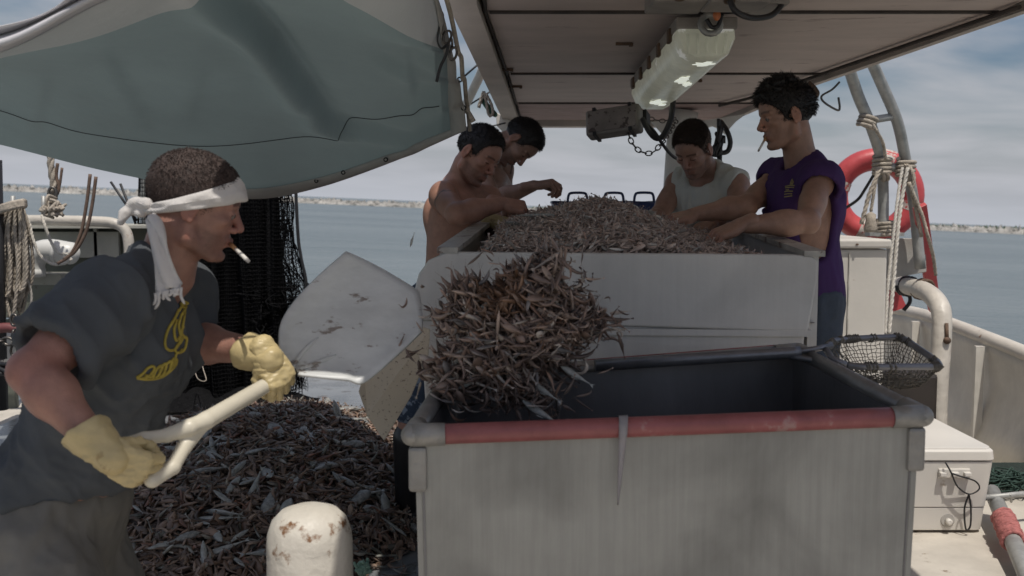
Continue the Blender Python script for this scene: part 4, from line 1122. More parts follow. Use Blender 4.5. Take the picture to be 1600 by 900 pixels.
# ================================================================== black net
M_net = mat('black_net', (.010, .010, .011), .95, spec=.08, var=.4, scale=30, bump=1, bscale=90, bdist=.02)
YN = 6.9
root = thing('trawl_net', 'black trawl net hanging in a thick curtain behind the man with the headband', 'net', P(340, 590, YN))
top_z = 2.2; bot_z = .03
x0, x1 = X(226, YN), X(432, YN)
def curtain(x0, x1, ph, amp, yoff, nu=90, nv=40, spread=.0):
    g = np.zeros((nu, nv, 3))
    for i in range(nu):
        u = i / (nu - 1)
        for j in range(nv):
            v = j / (nv - 1)
            fold = math.sin(u * 31 + ph + .6 * math.sin(v * 3)) + .5 * math.sin(u * 67 + ph * 2 + v)
            g[i, j] = (x0 + (x1 - x0) * u + spread * (u - .4) * v + .012 * math.sin(v * 9 + u * 20), YN + yoff + amp * fold * (.6 + .6 * v), top_z + (bot_z - top_z) * v)
    return g
MB().grid(curtain(x0, x1, 0, .05, .06, spread=.10), thick=.01).build('inner_folds', M_net, root)
MB().grid(curtain(x0 + .1, x1 - .2, 2, .06, .16, spread=.12), thick=.01).build('back_folds', M_net, root)
def netsheet(name, g, th):
    me_o = MB().grid(g).build(name, M_net, root)
    m = me_o.modifiers.new('wire', 'WIREFRAME'); m.thickness = th; m.use_even_offset = False; m.use_replace = True
    return me_o
netsheet('mesh_layer', curtain(x0 - .03, x1 + .10, 1, .06, -.04, 80, 80, .10), .007)
g = np.zeros((26, 84, 3)); r2 = np.random.default_rng(2)
for i in range(26):
    u = i / 25
    for j in range(84):
        v = j / 83; z = top_z + (.12 - top_z) * v
        edge = np.interp(v, [0, .3, .55, .62, .75, 1], [.07, .09, .12, .17, .26, .16])
        g[i, j] = (x1 - .02 + edge * u * 1.35 + .012 * math.sin(v * 40 + u * 5) + r2.normal(0, .0045), YN - .02 + .04 * math.sin(u * 14 + v * 4), z + .02 * math.sin(u * 9) + r2.normal(0, .004))
netsheet('loose_mesh', g, .006)
g2 = g.copy(); g2[:, :, 0] = g[:, :, 0] * 1.0 + .02 * np.sin(g[:, :, 2] * 17) - .04; g2[:, :, 1] += .07
netsheet('loose_mesh', g2, .006)
MB().tube(crv([V(x1 + .14, YN - .06, 2.2), V(x1 + .16, YN - .06, 1.3), P(470, 400, YN - .06), P(478, 440, YN - .06), P(474, 470, YN - .06)], 8), .012, 6).build('float_line', M_black, root)
tmp = MB(); r2 = np.random.default_rng(11)
for k in range(60):
    c = P(395 + 80 * r2.random(), 440 + 120 * r2.random() ** .7, YN - .05)
    tmp.tube(crv([c + r2.normal(0, .05, 3) for _ in range(5)], 4), .0045, 4)
tmp.build('tangled_twine', M_net, root)
tmp = MB(); 
MB().grid(np.array([[V(x0 - .1 + (x1 - x0 + .35) * u, YN - .30 + .5 * v, .03 + .10 * math.sin(PI * min(1, max(0, v))) * (1 + .3 * math.sin(u * 23)) * math.sin(PI * u) ** .4) for v in np.linspace(0, 1, 12)] for u in np.linspace(0, 1, 50)])).build('heaped_hem', M_net, root)
tag(MB().tube(crv(pl((307, 520, 6.6), (303, 560, 6.5), (308, 590, 6.4), (322, 594, 6.4), (316, 570, 6.5), (309, 522, 6.6)), 8), .003, 6).build('thin_line', M_rope), 'thin pale line looped in front of the black net', 'line')
# vertical post the net hangs from
tag(MB().tube([V(X(232, 7.3), 7.3, 0), V(X(232, 7.3), 7.3, 3.2)], .045, 10).tube([V(X(232, 7.3), 7.3, 2.6), V(X(470, 7.3), 7.3, 2.6)], .03, 8).build('net_gallows', M_galv), 'pipe gallows above the tarpaulin that carries the black net', 'gallows')

# ================================================================== stern gear at the left
YS = 6.4
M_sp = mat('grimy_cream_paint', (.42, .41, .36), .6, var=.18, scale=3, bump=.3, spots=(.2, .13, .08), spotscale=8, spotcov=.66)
M_shade = mat('recess_shade_olive', (.12, .125, .10), .7, var=.25, scale=4, bump=.3, spots=(.07, .05, .04), spotscale=6, spotcov=.6)  # housing's dark recess: its shade put into the colour of front and legs
root = thing('winch_housing', 'cream painted housing with a thick white pipe along its top at the left', 'housing', (X(110, YS), YS, .2))
a = P(-60, 352, YS + .25); b = P(258, 357, YS + .25)
bevel(MB().box(((a[0] + b[0]) / 2, YS + .5, a[2] - .01), (b[0] - a[0], .5, .025)).build('top_plate', M_sp, root), .004)
q = P(-60, 500, YS + .3); 
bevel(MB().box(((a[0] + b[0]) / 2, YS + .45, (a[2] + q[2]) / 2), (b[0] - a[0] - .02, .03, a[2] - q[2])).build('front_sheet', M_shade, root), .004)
for (px0, py0, px1, py1, m) in ((30, 362, 190, 402, M_sp), (150, 352, 160, 500, M_sp)):
    p0, p1 = P(px0, py0, YS + .4), P(px1, py1, YS + .4)
    MB().box(((p0 + p1) / 2) + V(0, -.03, 0), (abs(p1[0] - p0[0]), .03, abs(p1[2] - p0[2]))).build('rib', m, root)
MB().tube(crv(pl((-60, 344, YS), (60, 344, YS), (150, 346, YS), (178, 349, YS), (194, 358, YS), (201, 378, YS), (203, 430, YS)), 8), .034, 14).build('top_pipe', M_wpipe, root)
for px in (20, 68):
    MB().tube(pl((px, 344, YS), (px, 306, YS)), .016, 8).build('belaying_pin', M_galv, root)
MB().tube([P(-8, 250, 6.0), P(2, 640, 6.0)], .04, 10).build('black_upright', M_black, root)
c0, c1 = P(-60, 500, YS + .3), P(160, 500, YS + .3)
for px in (10, 60, 165):
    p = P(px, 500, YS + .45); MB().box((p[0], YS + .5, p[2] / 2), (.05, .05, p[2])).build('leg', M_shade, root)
M_pvc = mat('white_vent_plastic', (.62, .62, .60), .35, var=.06, bump=.1)
root = thing('vent_elbow', 'smooth white elbow vent on the front of the cream housing', 'vent', P(75, 420, YS - .1))
MB().tube(crv(pl((52, 428, YS - .05), (52, 410, YS - .05), (60, 396, YS - .05), (78, 391, YS - .05), (105, 395, YS - .05), (112, 396, YS - .03)), 8), .072, 18).build('elbow', M_pvc, root)
MB().tube(pl((50, 420, YS - .05), (50, 432, YS - .05)), .082, 18).build('lip', M_pvc, root)
MB().tube(pl((86, 393, YS - .05), (92, 394, YS - .05)), .078, 18).build('joint_ring', M_pvc, root)
MB().box(P(78, 435, YS + .1), (.24, .2, .07)).build('mounting_box', M_sp, root)
# coil of rope
root = thing('rope_coil', 'long hank of grey rope hung over a pin on the cream housing', 'rope', P(22, 320, 6.1))
r2 = np.random.default_rng(21)
for k in range(17):
    xo = r2.uniform(-16, 16); bot = r2.uniform(455, 505); w = r2.uniform(6, 15); top = r2.uniform(314, 324)
    y_ = 6.15 - .012 * k * .7
    rope(pl((22 + xo * .5, top, y_), (22 + xo - w * .6, 360, y_), (22 + xo - w, 430, y_), (22 + xo * .8, bot, y_), (22 + xo + w, 430, y_), (22 + xo + w * .6, 360, y_), (22 + xo * .5 + 4, top, y_)), .013, parent=root, name='rope_turn', seg=8)
for k in range(4):
    c = P(20, 326 + 3 * k, 6.0); MB().tube([c + V(.07 * math.cos(t), .05 * math.sin(t), .02 * math.cos(t * 1) + .02 * k) for t in np.linspace(0, 2 * PI, 17)[:-1]], .016, 7, closed=True).build('binding_turn', M_rope, root)
# block and tackle
root = thing('rope_block', 'frayed rope stropped to a steel block above the white pipe', 'rope', P(82, 330, 6.1))
rope(pl((79, 235, 6.1), (80, 262, 6.1), (84, 290, 6.1), (82, 305, 6.1)), .028, parent=root, name='thick_strop')
mb = MB(); link(mb, P(82, 303, 6.05), .022, .04, .010, basis((1, .3, 0))); link(mb, P(80, 316, 6.05), .022, .035, .010, basis((.3, 1, 0))); mb.build('shackle', M_shack, root)
tmp = MB(); r2 = np.random.default_rng(5); c = P(83, 326, 6.0)
for k in range(22): tmp.tube(crv([c + r2.normal(0, 1, 3) * V(.03, .03, .028) for _ in range(4)], 4), .010, 5)
tmp.build('rope_knot', M_rope, root)
gg = 'brown hanging lines below the tarpaulin'
M_brown = mat('brown_line', (.15, .10, .075), .85, var=.3, scale=40, bump=.5, bscale=120)
tag(MB().tube(crv(pl((90, 255, 6.1), (88, 275, 6.1), (92, 295, 6.1), (84, 312, 6.1)), 6), .010, 6).tube(crv(pl((97, 262, 6.1), (93, 290, 6.1), (86, 308, 6.1)), 6), .008, 6).build('dark_lines', M_brown), 'two dark lines running down into the frayed rope strop', 'line')
tag(MB().tube(crv(pl((141, 272, 5.9), (135, 320, 5.9), (126, 365, 5.9), (110, 398, 5.9), (90, 412, 5.9)), 8), .010, 6).tube(crv(pl((150, 276, 5.9), (144, 320, 5.9), (135, 360, 5.9), (118, 392, 5.9), (100, 405, 5.9)), 8), .010, 6).build('brown_lines', M_brown), 'pair of brown lines sweeping from the tarpaulin down behind the white vent', 'line')
tag(MB().tube(pl((173, 284, 5.6), (214, 345, 5.6)), .007, 6).tube(pl((188, 287, 5.6), (205, 330, 5.6), (212, 350, 5.6)), .007, 6).build('crossed_lines', M_black), 'two thin black lines crossing just left of the head with the white headband', 'line')
rope(pl((38, 332, 6.2), (46, 350, 6.15), (52, 375, 6.1), (62, 398, 6.1), (80, 412, 6.1), (100, 412, 6.1), (112, 404, 6.1)), .012, M_ropew, label='slack pale rope drooping across the white vent', cat='rope')
rope(pl((66, 336, 6.15), (70, 352, 6.1), (80, 378, 6.1), (92, 395, 6.08), (108, 397, 6.08)), .012, M_ropew, label='pale rope from the belaying pin to the end of the white vent', cat='rope')
rope(pl((40, 432, 6.1), (47, 450, 6.1), (49, 470, 6.1), (44, 484, 6.1)), .010, M_ropew, label='short pale rope end hanging below the white vent', cat='rope')
chain(pl((22, 500, 5.8), (23, 520, 5.8), (22, 548, 5.8)), .022, .034, .008, label='heavy chain hanging below the rope hank, the thicker of two', cat='chain')
chain(pl((39, 502, 5.8), (40, 530, 5.8)), .014, .024, .006, label='thin chain hanging just right of the heavy chain', cat='chain')
chain(pl((-20, 532, 5.7), (10, 533, 5.7), (30, 540, 5.7), (52, 560, 5.6)), .022, .034, .008, label='rusty chain lying across below the rope hank', cat='chain')
tag(MB().tube(crv(pl((-20, 516, 5.9), (10, 512, 5.9), (30, 516, 5.9), (45, 524, 5.9)), 6), .03, 8).build('red_hose', mat('dull_red_hose', (.16, .05, .05), .5)), 'dull red hose behind the hanging chains', 'hose')
a = P(-30, 525, 6.1); b = P(22, 575, 6.1)
tag(bevel(MB().box(((a[0] + b[0]) / 2, 6.3, (a[2] + b[2]) / 2), (b[0] - a[0], .3, a[2] - b[2])).build('cream_block', M_white), .01), 'small cream block on deck behind the rusty chain', 'block')
tangle('black_hose_heap', P(15, 575, 5.7), V(.2, .1, .05), 16, .014, M_black, 9, 'heap of black hose on deck at the far left', 'hose')
# ================================================================== THE CATCH
def ring_body(cent, rad, flat, n, close=True):
    """cent (m,3) centres in local xz-plane, rad (m,) radii -> verts, quads"""
    m = len(cent); vs = []
    for i in range(m):
        t = unit(cent[min(i + 1, m - 1)] - cent[max(i - 1, 0)]); s_ = V(0, 1, 0); u = np.cross(t, s_)
        for k in range(n):
            a = 2 * PI * k / n; vs.append(cent[i] + rad[i] * (math.cos(a) * s_ * flat[i] + math.sin(a) * u))
    fs = [(i * n + k, i * n + (k + 1) % n, (i + 1) * n + (k + 1) % n, (i + 1) * n + k) for i in range(m - 1) for k in range(n)]
    return vs, fs
def shrimp(curl, n=5, m=7):
    s_ = np.linspace(0, 1, m); a = curl * (s_ ** 1.3); 
    x = np.concatenate([[0], np.cumsum(np.cos((a[:-1] + a[1:]) / 2))]) / (m - 1); z = np.concatenate([[0], np.cumsum(-np.sin((a[:-1] + a[1:]) / 2))]) / (m - 1)
    c = np.stack([x, x * 0, z], 1); c -= c.mean(0)
    r = np.interp(s_, [0, .12, .35, .6, .85, 1], [.012, .06, .085, .072, .045, .02])
    vs, fs = ring_body(c, r, np.full(m, .75), n)
    t = unit(c[-1] - c[-2]); b = len(vs)                       # tail fan
    e = c[-1]; vs += [e + V(0, .01, 0), e - V(0, .01, 0), e + t * .13 - V(0, .06, 0), e + t * .13 + V(0, .06, 0)]; fs.append((b, b + 1, b + 2, b + 3))
    t = unit(c[0] - c[1])                                      # long feelers
    for sg in (-1, 1):
        b = len(vs); h_ = c[0]; vs += [h_ + V(0, sg * .01, 0), h_ + V(0, sg * .018, .004), h_ + t * .22 + V(0, sg * .10, .05), h_ + t * .22 + V(0, sg * .095, .046)]; fs.append((b, b + 1, b + 2, b + 3))
    return np.array(vs), np.array(fs)
def fishm(wd=.15, n=8, m=9, flat=.45):
    s_ = np.linspace(0, 1, m); c = np.stack([s_ - .5, s_ * 0, .02 * np.sin(s_ * 3)], 1)
    r = np.interp(s_, [0, .08, .3, .6, .85, 1], [.012, wd * .55, wd, wd * .75, wd * .25, wd * .16])
    vs, fs = ring_body(c, r, np.full(m, flat), n)
    b = len(vs); e = c[-1]
    vs += [e + V(0, 0, .012), e + V(.16, 0, wd * .75), e + V(.10, 0, 0), e + V(.16, 0, -wd * .75)]; fs.append((b, b + 1, b + 2, b + 3))
    b = len(vs); vs += [V(-.1, 0, wd * .9), V(.12, 0, wd * .75), V(.14, 0, wd * 1.02), V(.0, 0, wd * 1.28)]; fs.append((b, b + 1, b + 2, b + 3))
    return np.array(vs), np.array(fs)
def scatter(temps, pos, R, size, col, name, m, seed=1, var=.3):
    """merge many small animals in one mesh"""
    r2 = np.random.default_rng(seed); V_, F_, C_ = [], [], []; base = 0
    which = r2.integers(0, len(temps), len(pos))
    for w, (tv, tf) in enumerate(temps):
        k = np.nonzero(which == w)[0]
        if not len(k): continue
        v = np.einsum('nij,vj->nvi', R[k], tv) * size[k][:, None, None] + pos[k][:, None, :]
        f = tf[None] + (np.arange(len(k)) * len(tv))[:, None, None] + base
        V_.append(v.reshape(-1, 3)); F_.append(f.reshape(-1, 4)); base += len(k) * len(tv)
        shade = 1 + .25 * np.sin(np.linspace(0, 9, len(tv)))[None, :, None]
        C_.append((np.repeat(col[k][:, None, :], len(tv), 1) * shade).reshape(-1, 3))
    return mesh_obj(name, np.concatenate(V_), np.concatenate(F_), m, attr={'tint': np.clip(np.concatenate(C_), 0, 1)})
def randR(n, r2, nrm=None, tilt=.45, dirv=None, spread=6.3):
    """random frames lying roughly in the plane of the normals"""
    nrm = np.tile(V(0, 0, 1), (n, 1)) if nrm is None else nrm
    up = nrm + r2.normal(0, tilt, (n, 3)); up /= np.linalg.norm(up, axis=1, keepdims=True)
    a = r2.uniform(0, 2 * PI, n)
    d = np.stack([np.cos(a), np.sin(a), 0 * a], 1) if dirv is None else dirv + r2.normal(0, spread, (n, 3))
    x = d - up * (d * up).sum(1, keepdims=True); x /= np.linalg.norm(x, axis=1, keepdims=True) + 1e-9
    y = np.cross(up, x)
    # animals lie on their side: their thin axis points up
    return np.stack([x, up, -y], 2)
TS = [shrimp(c) for c in (.5, 1.1, 1.7, 2.5)]
FM = [fishm(.15), fishm(.20), fishm(.10)]
SM = [(v_ * .85, f_) for v_, f_ in FM]
M_shr = mat('wet_shrimp', (1, 1, 1), .36, var=.12, scale=40, bump=.3, bscale=150, bdist=.002, attr='tint')
M_under = mat('dark_shrimp_mass', (.08, .06, .052), .6, var=.5, scale=30, bump=1, bscale=45, bdist=.02)
def mix(r2, n, pal, w):
    c = np.array(pal)[r2.choice(len(pal), n, p=np.array(w) / sum(w))]; return c * r2.uniform(.7, 1.3, (n, 1))

def pile_h(x, y):
    r = ((x + 1.22) / .98) ** 2 + ((y - 4.78) / 1.42) ** 2
    h_ = .37 * np.clip(1 - r, 0, None) ** .75
    return h_ + .025 * np.sin(x * 9 + 1) * np.sin(y * 7) * (r < .9) * np.clip(1 - r, 0, 1)
def heap(hf, x0, x1, y0, y1, base, name, label, n, size, pal, w, seed, cat, under, thr=.004, nx=90, z0=0, norm_t=.5, parent=None):
    r2 = np.random.default_rng(seed)
    xs_, ys_ = np.linspace(x0, x1, nx), np.linspace(y0, y1, nx)
    XX, YY = np.meshgrid(xs_, ys_, indexing='ij'); ZZ = z0 + hf(XX, YY) - .02
    o1 = MB().grid(np.stack([XX, YY, ZZ], -1)).build(name + '_core', under)
    x = r2.uniform(x0, x1, n * 3); y = r2.uniform(y0, y1, n * 3); h_ = hf(x, y); ok = h_ > thr
    x, y, h_ = x[ok][:n], y[ok][:n], h_[ok][:n]; n = len(x)
    e = .02; nx_ = -(hf(x + e, y) - hf(x - e, y)) / (2 * e); ny_ = -(hf(x, y + e) - hf(x, y - e)) / (2 * e)
    nrm = np.stack([nx_, ny_, np.ones(n)], 1); nrm /= np.linalg.norm(nrm, axis=1, keepdims=True)
    pos = np.stack([x, y, z0 + h_], 1) + nrm * r2.uniform(-.014, .016, (n, 1))
    o2 = scatter(TS[:(4 if len(pos) > 12000 else 4)] + SM[:(1 if len(pos) > 12000 else 3)], pos, randR(n, r2, nrm, norm_t), r2.uniform(size[0], size[1], n), mix(r2, n, pal, w), name, M_shr, seed)
    o2['kind'] = 'stuff'; tag(o2, label, cat)
    o1.parent = o2
    return o2
deckpal = [(.22, .145, .105), (.14, .10, .08), (.29, .21, .16), (.25, .245, .215), (.38, .35, .30), (.22, .11, .075)]
heap(lambda x, y: pile_h(x, y), -2.3, -.2, 3.3, 6.25, 0, 'shrimp_pile', 'great dark heap of shrimp spread over the deck behind the bollard', 9500, (.075, .125), deckpal, [5, 5, 2.2, 1.2, .5, .8], 5, 'shrimp', M_under)
# strays round the heap
r2 = np.random.default_rng(77); n = 420
a = r2.uniform(0, 2 * PI, n); q = 1 + np.abs(r2.normal(0, .14, n))
x = -1.22 + .98 * q * np.cos(a); y = 4.78 + 1.42 * q * np.sin(a); ok = (x < -.22) & (y > 3.0)
x, y = x[ok], y[ok]; n = len(x)
o = scatter(TS, np.stack([x, y, np.full(n, .016)], 1), randR(n, r2, None, .12), r2.uniform(.06, .11, n), mix(r2, n, deckpal, [5, 5, 2, 1, .5, 1]), 'stray_shrimp', M_shr, 4)
o['kind'] = 'stuff'; tag(o, 'stray shrimp scattered on the wet deck round the heap', 'shrimp')

# heap on the picking table
tc_ = sum(tbl) / 4
zr0 = tbl[0][2]
A_, B_, C_, D_ = tbl[0], tbl[1], tbl[2], tbl[3]
def inside_uv(x, y):
    v = (y - A_[1]) / (D_[1] - A_[1]); xl = A_[0] + (D_[0] - A_[0]) * v; xr_ = B_[0] + (C_[0] - B_[0]) * v
    return (x - xl) / (xr_ - xl), v
def mound(x, y):
    u, v = inside_uv(x, y)
    edge = np.clip(np.minimum(np.minimum(u, 1 - u) * 9, np.minimum(v * 14, (1 - v) * 10)), 0, 1)
    core = np.exp(-((x - .33) / .34) ** 2 - ((y - 3.85) / .50) ** 2)
    r = .118 * core - .004 + .055 * v + .012 * np.sin(x * 14) * np.sin(y * 11)
    r = r - np.clip((u - .52) * 2.2, 0, 1) * .055 - np.clip((u - .86) * 10, 0, 1) * .03
    return np.where(edge > 0, edge * (r + .20), 0)
tablepal = [(.48, .375, .32), (.35, .275, .24), (.51, .425, .37), (.39, .27, .22), (.56, .53, .49), (.34, .32, .30)]
heap(mound, A_[0] - .02, B_[0] + .02, A_[1] + .03, C_[1] - .05, 0, 'table_shrimp', 'tall brown heap of shrimp filling the picking table', 14000, (.045, .078), tablepal, [5, 4, 2.5, 1.2, .5, 1], 9, 'shrimp', mat('brown_shrimp_mass', (.17, .13, .11), .6, var=.4, scale=30, bump=1, bscale=50, bdist=.02), thr=.12, z0=zr0 - .20)

# fish one can tell apart
M_fish = mat('silver_fish_skin', (.46, .46, .43), .36, metal=.15, var=.35, scale=9, bump=.4, bscale=130, bdist=.002, col2=(.25, .25, .235))
M_fish2 = mat('pale_fish_belly', (.44, .43, .40), .35, metal=.05, var=.3, scale=9, bump=.4, bscale=130, bdist=.002, col2=(.13, .13, .125))
protos = []
for i, (tv, tf) in enumerate(FM):
    me = bpy.data.meshes.new('fish')
    me.from_pydata([tuple(p) for p in tv], [], [tuple(int(k) for k in f) for f in tf])
    for p_ in me.polygons: p_.use_smooth = True
    me.materials.append(M_fish if i != 1 else M_fish2); protos.append(me)
def put_fish(p, R, s_, label, group, k):
    o = bpy.data.objects.new('fish', protos[k]); COL.objects.link(o)
    M = Matrix([[float(R[i][j]) * s_ for j in range(3)] + [float(p[i])] for i in range(3)] + [[0, 0, 0, 1]])
    o.matrix_world = M; return tag(o, label, 'fish', group)
r2 = np.random.default_rng(31)
for k in range(230):
    for _ in range(50):
        x, y = r2.uniform(-2.1, -.35), r2.uniform(3.4, 6.0)
        if pile_h(x, y) > .02: break
    e = .03; nrm = unit(V(-(pile_h(x + e, y) - pile_h(x - e, y)) / (2 * e), -(pile_h(x, y + e) - pile_h(x, y - e)) / (2 * e), 1))
    R = randR(1, r2, nrm[None], .3)[0]
    put_fish(V(x, y, pile_h(x, y)) + nrm * .016, R, r2.uniform(.09, .19), 'silvery fish lying among the shrimp of the dark heap on deck', 'fish lying in the heap on deck', int(r2.choice([0, 0, 1, 2, 2])))
for k, (px, py, Y, s_, kk, lab) in enumerate(((1018, 362, 3.75, .075, 1, 'pale fish belly poking up near the hands of the man in purple'), (840, 384, 3.6, .15, 0, 'silvery fish lying flat on the near side of the table heap'), (805, 386, 3.58, .08, 1, 'small pale fish beside the long flat one on the table heap'),
                     (935, 322, 4.25, .13, 0, 'pale fish lying just below the peak of the table heap'), (1076, 360, 3.8, .12, 2, 'silver fish under the fingers of the man in purple'))):
    p = P(px, py, Y); p[2] = zr0 - .2 + float(mound(p[0], p[1])) + .03
    put_fish(p, randR(1, r2, None, .35)[0], s_, lab, 'fish on the picking table', kk)

# ================================================================== the shovelful in the air
r2 = np.random.default_rng(55); n = 6800
cen_ = P(800, 520, 2.45); k_ = 2.45 / F
u = r2.normal(0, 1, (n, 3)); u /= np.linalg.norm(u, axis=1, keepdims=True); u *= r2.uniform(0, 1, (n, 1)) ** (1 / 1.75)
rag = .96 + .20 * np.sin(np.arctan2(u[:, 2], u[:, 0]) * 5 + 1) + .12 * np.sin(np.arctan2(u[:, 2], u[:, 0]) * 11)
px = u[:, 0] * 128 * rag; py = u[:, 2] * 120 * rag
px2 = px * 1.0 + 10 * np.sin(py / 40); lean = .18
pos = cen_ + np.stack([(px2 + lean * py) * k_, u[:, 1] * .15, py * k_], 1)
keep = r2.random(n) > .0
flow = unit(V(.78, 0, -.5))
wind = np.tile(flow, (n, 1)) + np.stack([-.5 * u[:, 2], 0 * u[:, 0], .5 * u[:, 0] - .2], 1)
rr_ = randR(n, r2, r2.normal(0, 1, (n, 3)), .3, wind, .45)
flypal = [(.235, .165, .135), (.14, .10, .085), (.31, .235, .195), (.44, .385, .34), (.20, .18, .17), (.23, .14, .10)]
colr = mix(r2, n, flypal, [5, 4, 2.5, 1.2, 1, 1])
hot = (np.abs(pos[:, 0] - P(778, 455, 2.45)[0]) < .05) & (np.abs(pos[:, 2] - P(778, 455, 2.45)[2]) < .05); colr[hot] = np.array([.17, .10, .065]) * r2.uniform(.7, 1.2, (hot.sum(), 1))
TF = [(tv * V(1.1, 1.0, 1.0), tf) for tv, tf in TS] + [SM[0], SM[1], SM[2]]
pos[:, 0] += np.where(r2.random(n) < .12, r2.uniform(0, .06, n), 0); pos[:, 2] -= np.where(r2.random(n) < .10, r2.uniform(0, .05, n), 0)
o = scatter(TF, pos, rr_, .028 + .056 * r2.random(n) ** 1.7, colr, 'flying_shrimp', M_shr, 6)
o['kind'] = 'stuff'; tag(o, 'clump of shrimp flung through the air from the shovel towards the steel bin', 'shrimp')
n = 130; u = r2.normal(0, 1, (n, 3)); u /= np.linalg.norm(u, axis=1, keepdims=True)
sp = r2.uniform(.8, 1.15, n)
pos = cen_ + np.stack([u[:, 0] * 160 * k_ * sp, u[:, 1] * .15, u[:, 2] * 138 * k_ * sp], 1)
o = scatter(TS + SM[:1], pos, randR(n, r2, r2.normal(0, 1, (n, 3)), .3, np.tile(flow, (n, 1)), .6), r2.uniform(.025, .06, n), mix(r2, n, flypal, [5, 4, 2, 1, 1, 1]), 'loose_flying_shrimp', M_shr, 6)
o['kind'] = 'stuff'; tag(o, 'single shrimp flying loose round the thrown clump', 'shrimp')
for (px, py, s_, kk, ang) in ((748, 490, .08, 1, .9), (808, 492, .065, 1, -.2), (735, 600, .09, 2, .6), (850, 615, .10, 2, -.6), (900, 590, .10, 2, -.55),
                             (860, 470, .08, 2, -.5), (845, 650, .12, 2, -.55), (715, 560, .07, 1, 1.0), (830, 455, .07, 2, -1.0)):
    p = P(px, py, 2.45 - .13); x = V(math.cos(ang), -.15, math.sin(ang)); x = unit(x); yv = unit(np.cross((0.1, -1, .2), x)); zv = np.cross(x, yv)
    put_fish(p + V(0, .05, 0), np.stack([x, zv, -yv], 1), s_ * .85, 'pale fish flying with the shovelful of shrimp above the steel bin', 'fish flying above the steel bin', kk)
put_fish(P(644, 376, 2.6), np.stack([unit(V(.3, 0, 1)), V(0, 1, 0), unit(V(1, 0, -.3)) * -1], 1), .035, 'tiny dark fish flying alone above the shovel blade', None, 2)
# ================================================================== PEOPLE
def skin_mat(name, col):
    m = mat(name, col, .44, var=.20, scale=22, bump=.5, bscale=190, bdist=.002, attr='tint', sss=.12, spec=.4)
    return m
def apply(s, prims, infl=0.0, k=None, op='add'):
    for p in prims:
        kk = p.get('k', .02) if k is None else k
        if p['t'] == 'e': s.ell(p['c'], np.asarray(p['r']) + infl, p.get('R'), kk, op)
        else: s.cap(p['a'], p['b'], p['ra'] + infl, p['rb'] + infl, kk, op)
def bounds(prims, m=.05):
    lo, hi = [], []
    for p in prims:
        if p['t'] == 'e': r = max(p['r']); lo.append(np.asarray(p['c']) - r); hi.append(np.asarray(p['c']) + r)
        else:
            r = max(p['ra'], p['rb']); lo.append(np.minimum(p['a'], p['b']) - r); hi.append(np.maximum(p['a'], p['b']) + r)
    return np.min(lo, 0) - m, np.max(hi, 0) + m
def E(c, r, R=None, k=.02): return dict(t='e', c=np.asarray(c, float), r=np.asarray(r, float), R=R, k=k)
def C(a, b, ra, rb, k=.02): return dict(t='c', a=np.asarray(a, float), b=np.asarray(b, float), ra=ra, rb=rb, k=k)

def torso_prims(J, g=1.0, belly=0.0):
    """pelvis, waist, chest, neck, sR, sL -> prims; body axes from the shoulder line and the spine"""
    pe, wa, ch, ne, sR, sL = [np.asarray(J[k], float) for k in ('pelvis', 'waist', 'chest', 'neck', 'sR', 'sL')]
    lat = unit(sL - sR)                                   # towards his left
    def fr(up):
        z = unit(up); y = unit(lat - z * np.dot(lat, z)); x = np.cross(y, z); return np.stack([x, y, z], 1)
    R0, R1, R2 = fr(wa - pe), fr(ch - wa), fr(ne - ch)
    mid = (sR + sL) / 2
    pr = [E(pe, V(.112, .160, .115) * g, R0, .04), E(lerp(pe, wa, .5), V(.105, .145, .12) * g, R0, .04),
          E(wa + R1[:, 0] * belly * .5, V(.100 + belly * .6, .140, .115) * g, R1, .04), E(lerp(wa, ch, .5), V(.108 + belly * .3, .148, .13) * g, R1, .04),
          E(ch, V(.115, .158, .14) * g, R2, .04), E(lerp(ch, mid, .6), V(.098, .165, .085) * g, R2, .035)]
    for s_, S in ((-1, sR), (1, sL)):
        pr.append(E(ch + R2 @ V(.068, s_ * .070, .045) * g, V(.045, .070, .055) * g, R2, .03))      # pectoral
        pr.append(E(ch + R2 @ V(-.075, s_ * .078, .03) * g, V(.040, .060, .085) * g, R2, .03))      # shoulder blade
        pr.append(C(lerp(mid, ne, .75) + R2 @ V(-.02, s_ * .03, .01), S + R2 @ V(-.01, -s_ * .02, .018), .046 * g, .042 * g, .03))
        pr.append(E(S, V(.058, .056, .062) * g, R2, .03))
    return pr, (R0, R1, R2)
def arm_prims(S, El, W, g=1.0):
    u = unit(El - S); f = unit(W - El)
    return [C(S, El, .052 * g, .039 * g, .02), E(lerp(S, El, .52) , V(.047, .047, .10) * g, np.stack([unit(np.cross(u, (0.1, 1, .2))), np.cross(u, unit(np.cross(u, (0.1, 1, .2)))), u], 1), .02),
            C(El, lerp(El, W, .35), .041 * g, .046 * g, .02), C(lerp(El, W, .3), W, .045 * g, .027 * g, .02), E(El, .040 * g * np.ones(3), None, .015)]
def leg_prims(Hp, K, A, g=1.0):
    return [C(Hp, K, .088 * g, .058 * g, .03), C(K, lerp(K, A, .35), .056 * g, .060 * g, .02), C(lerp(K, A, .3), A, .060 * g, .040 * g, .02)]

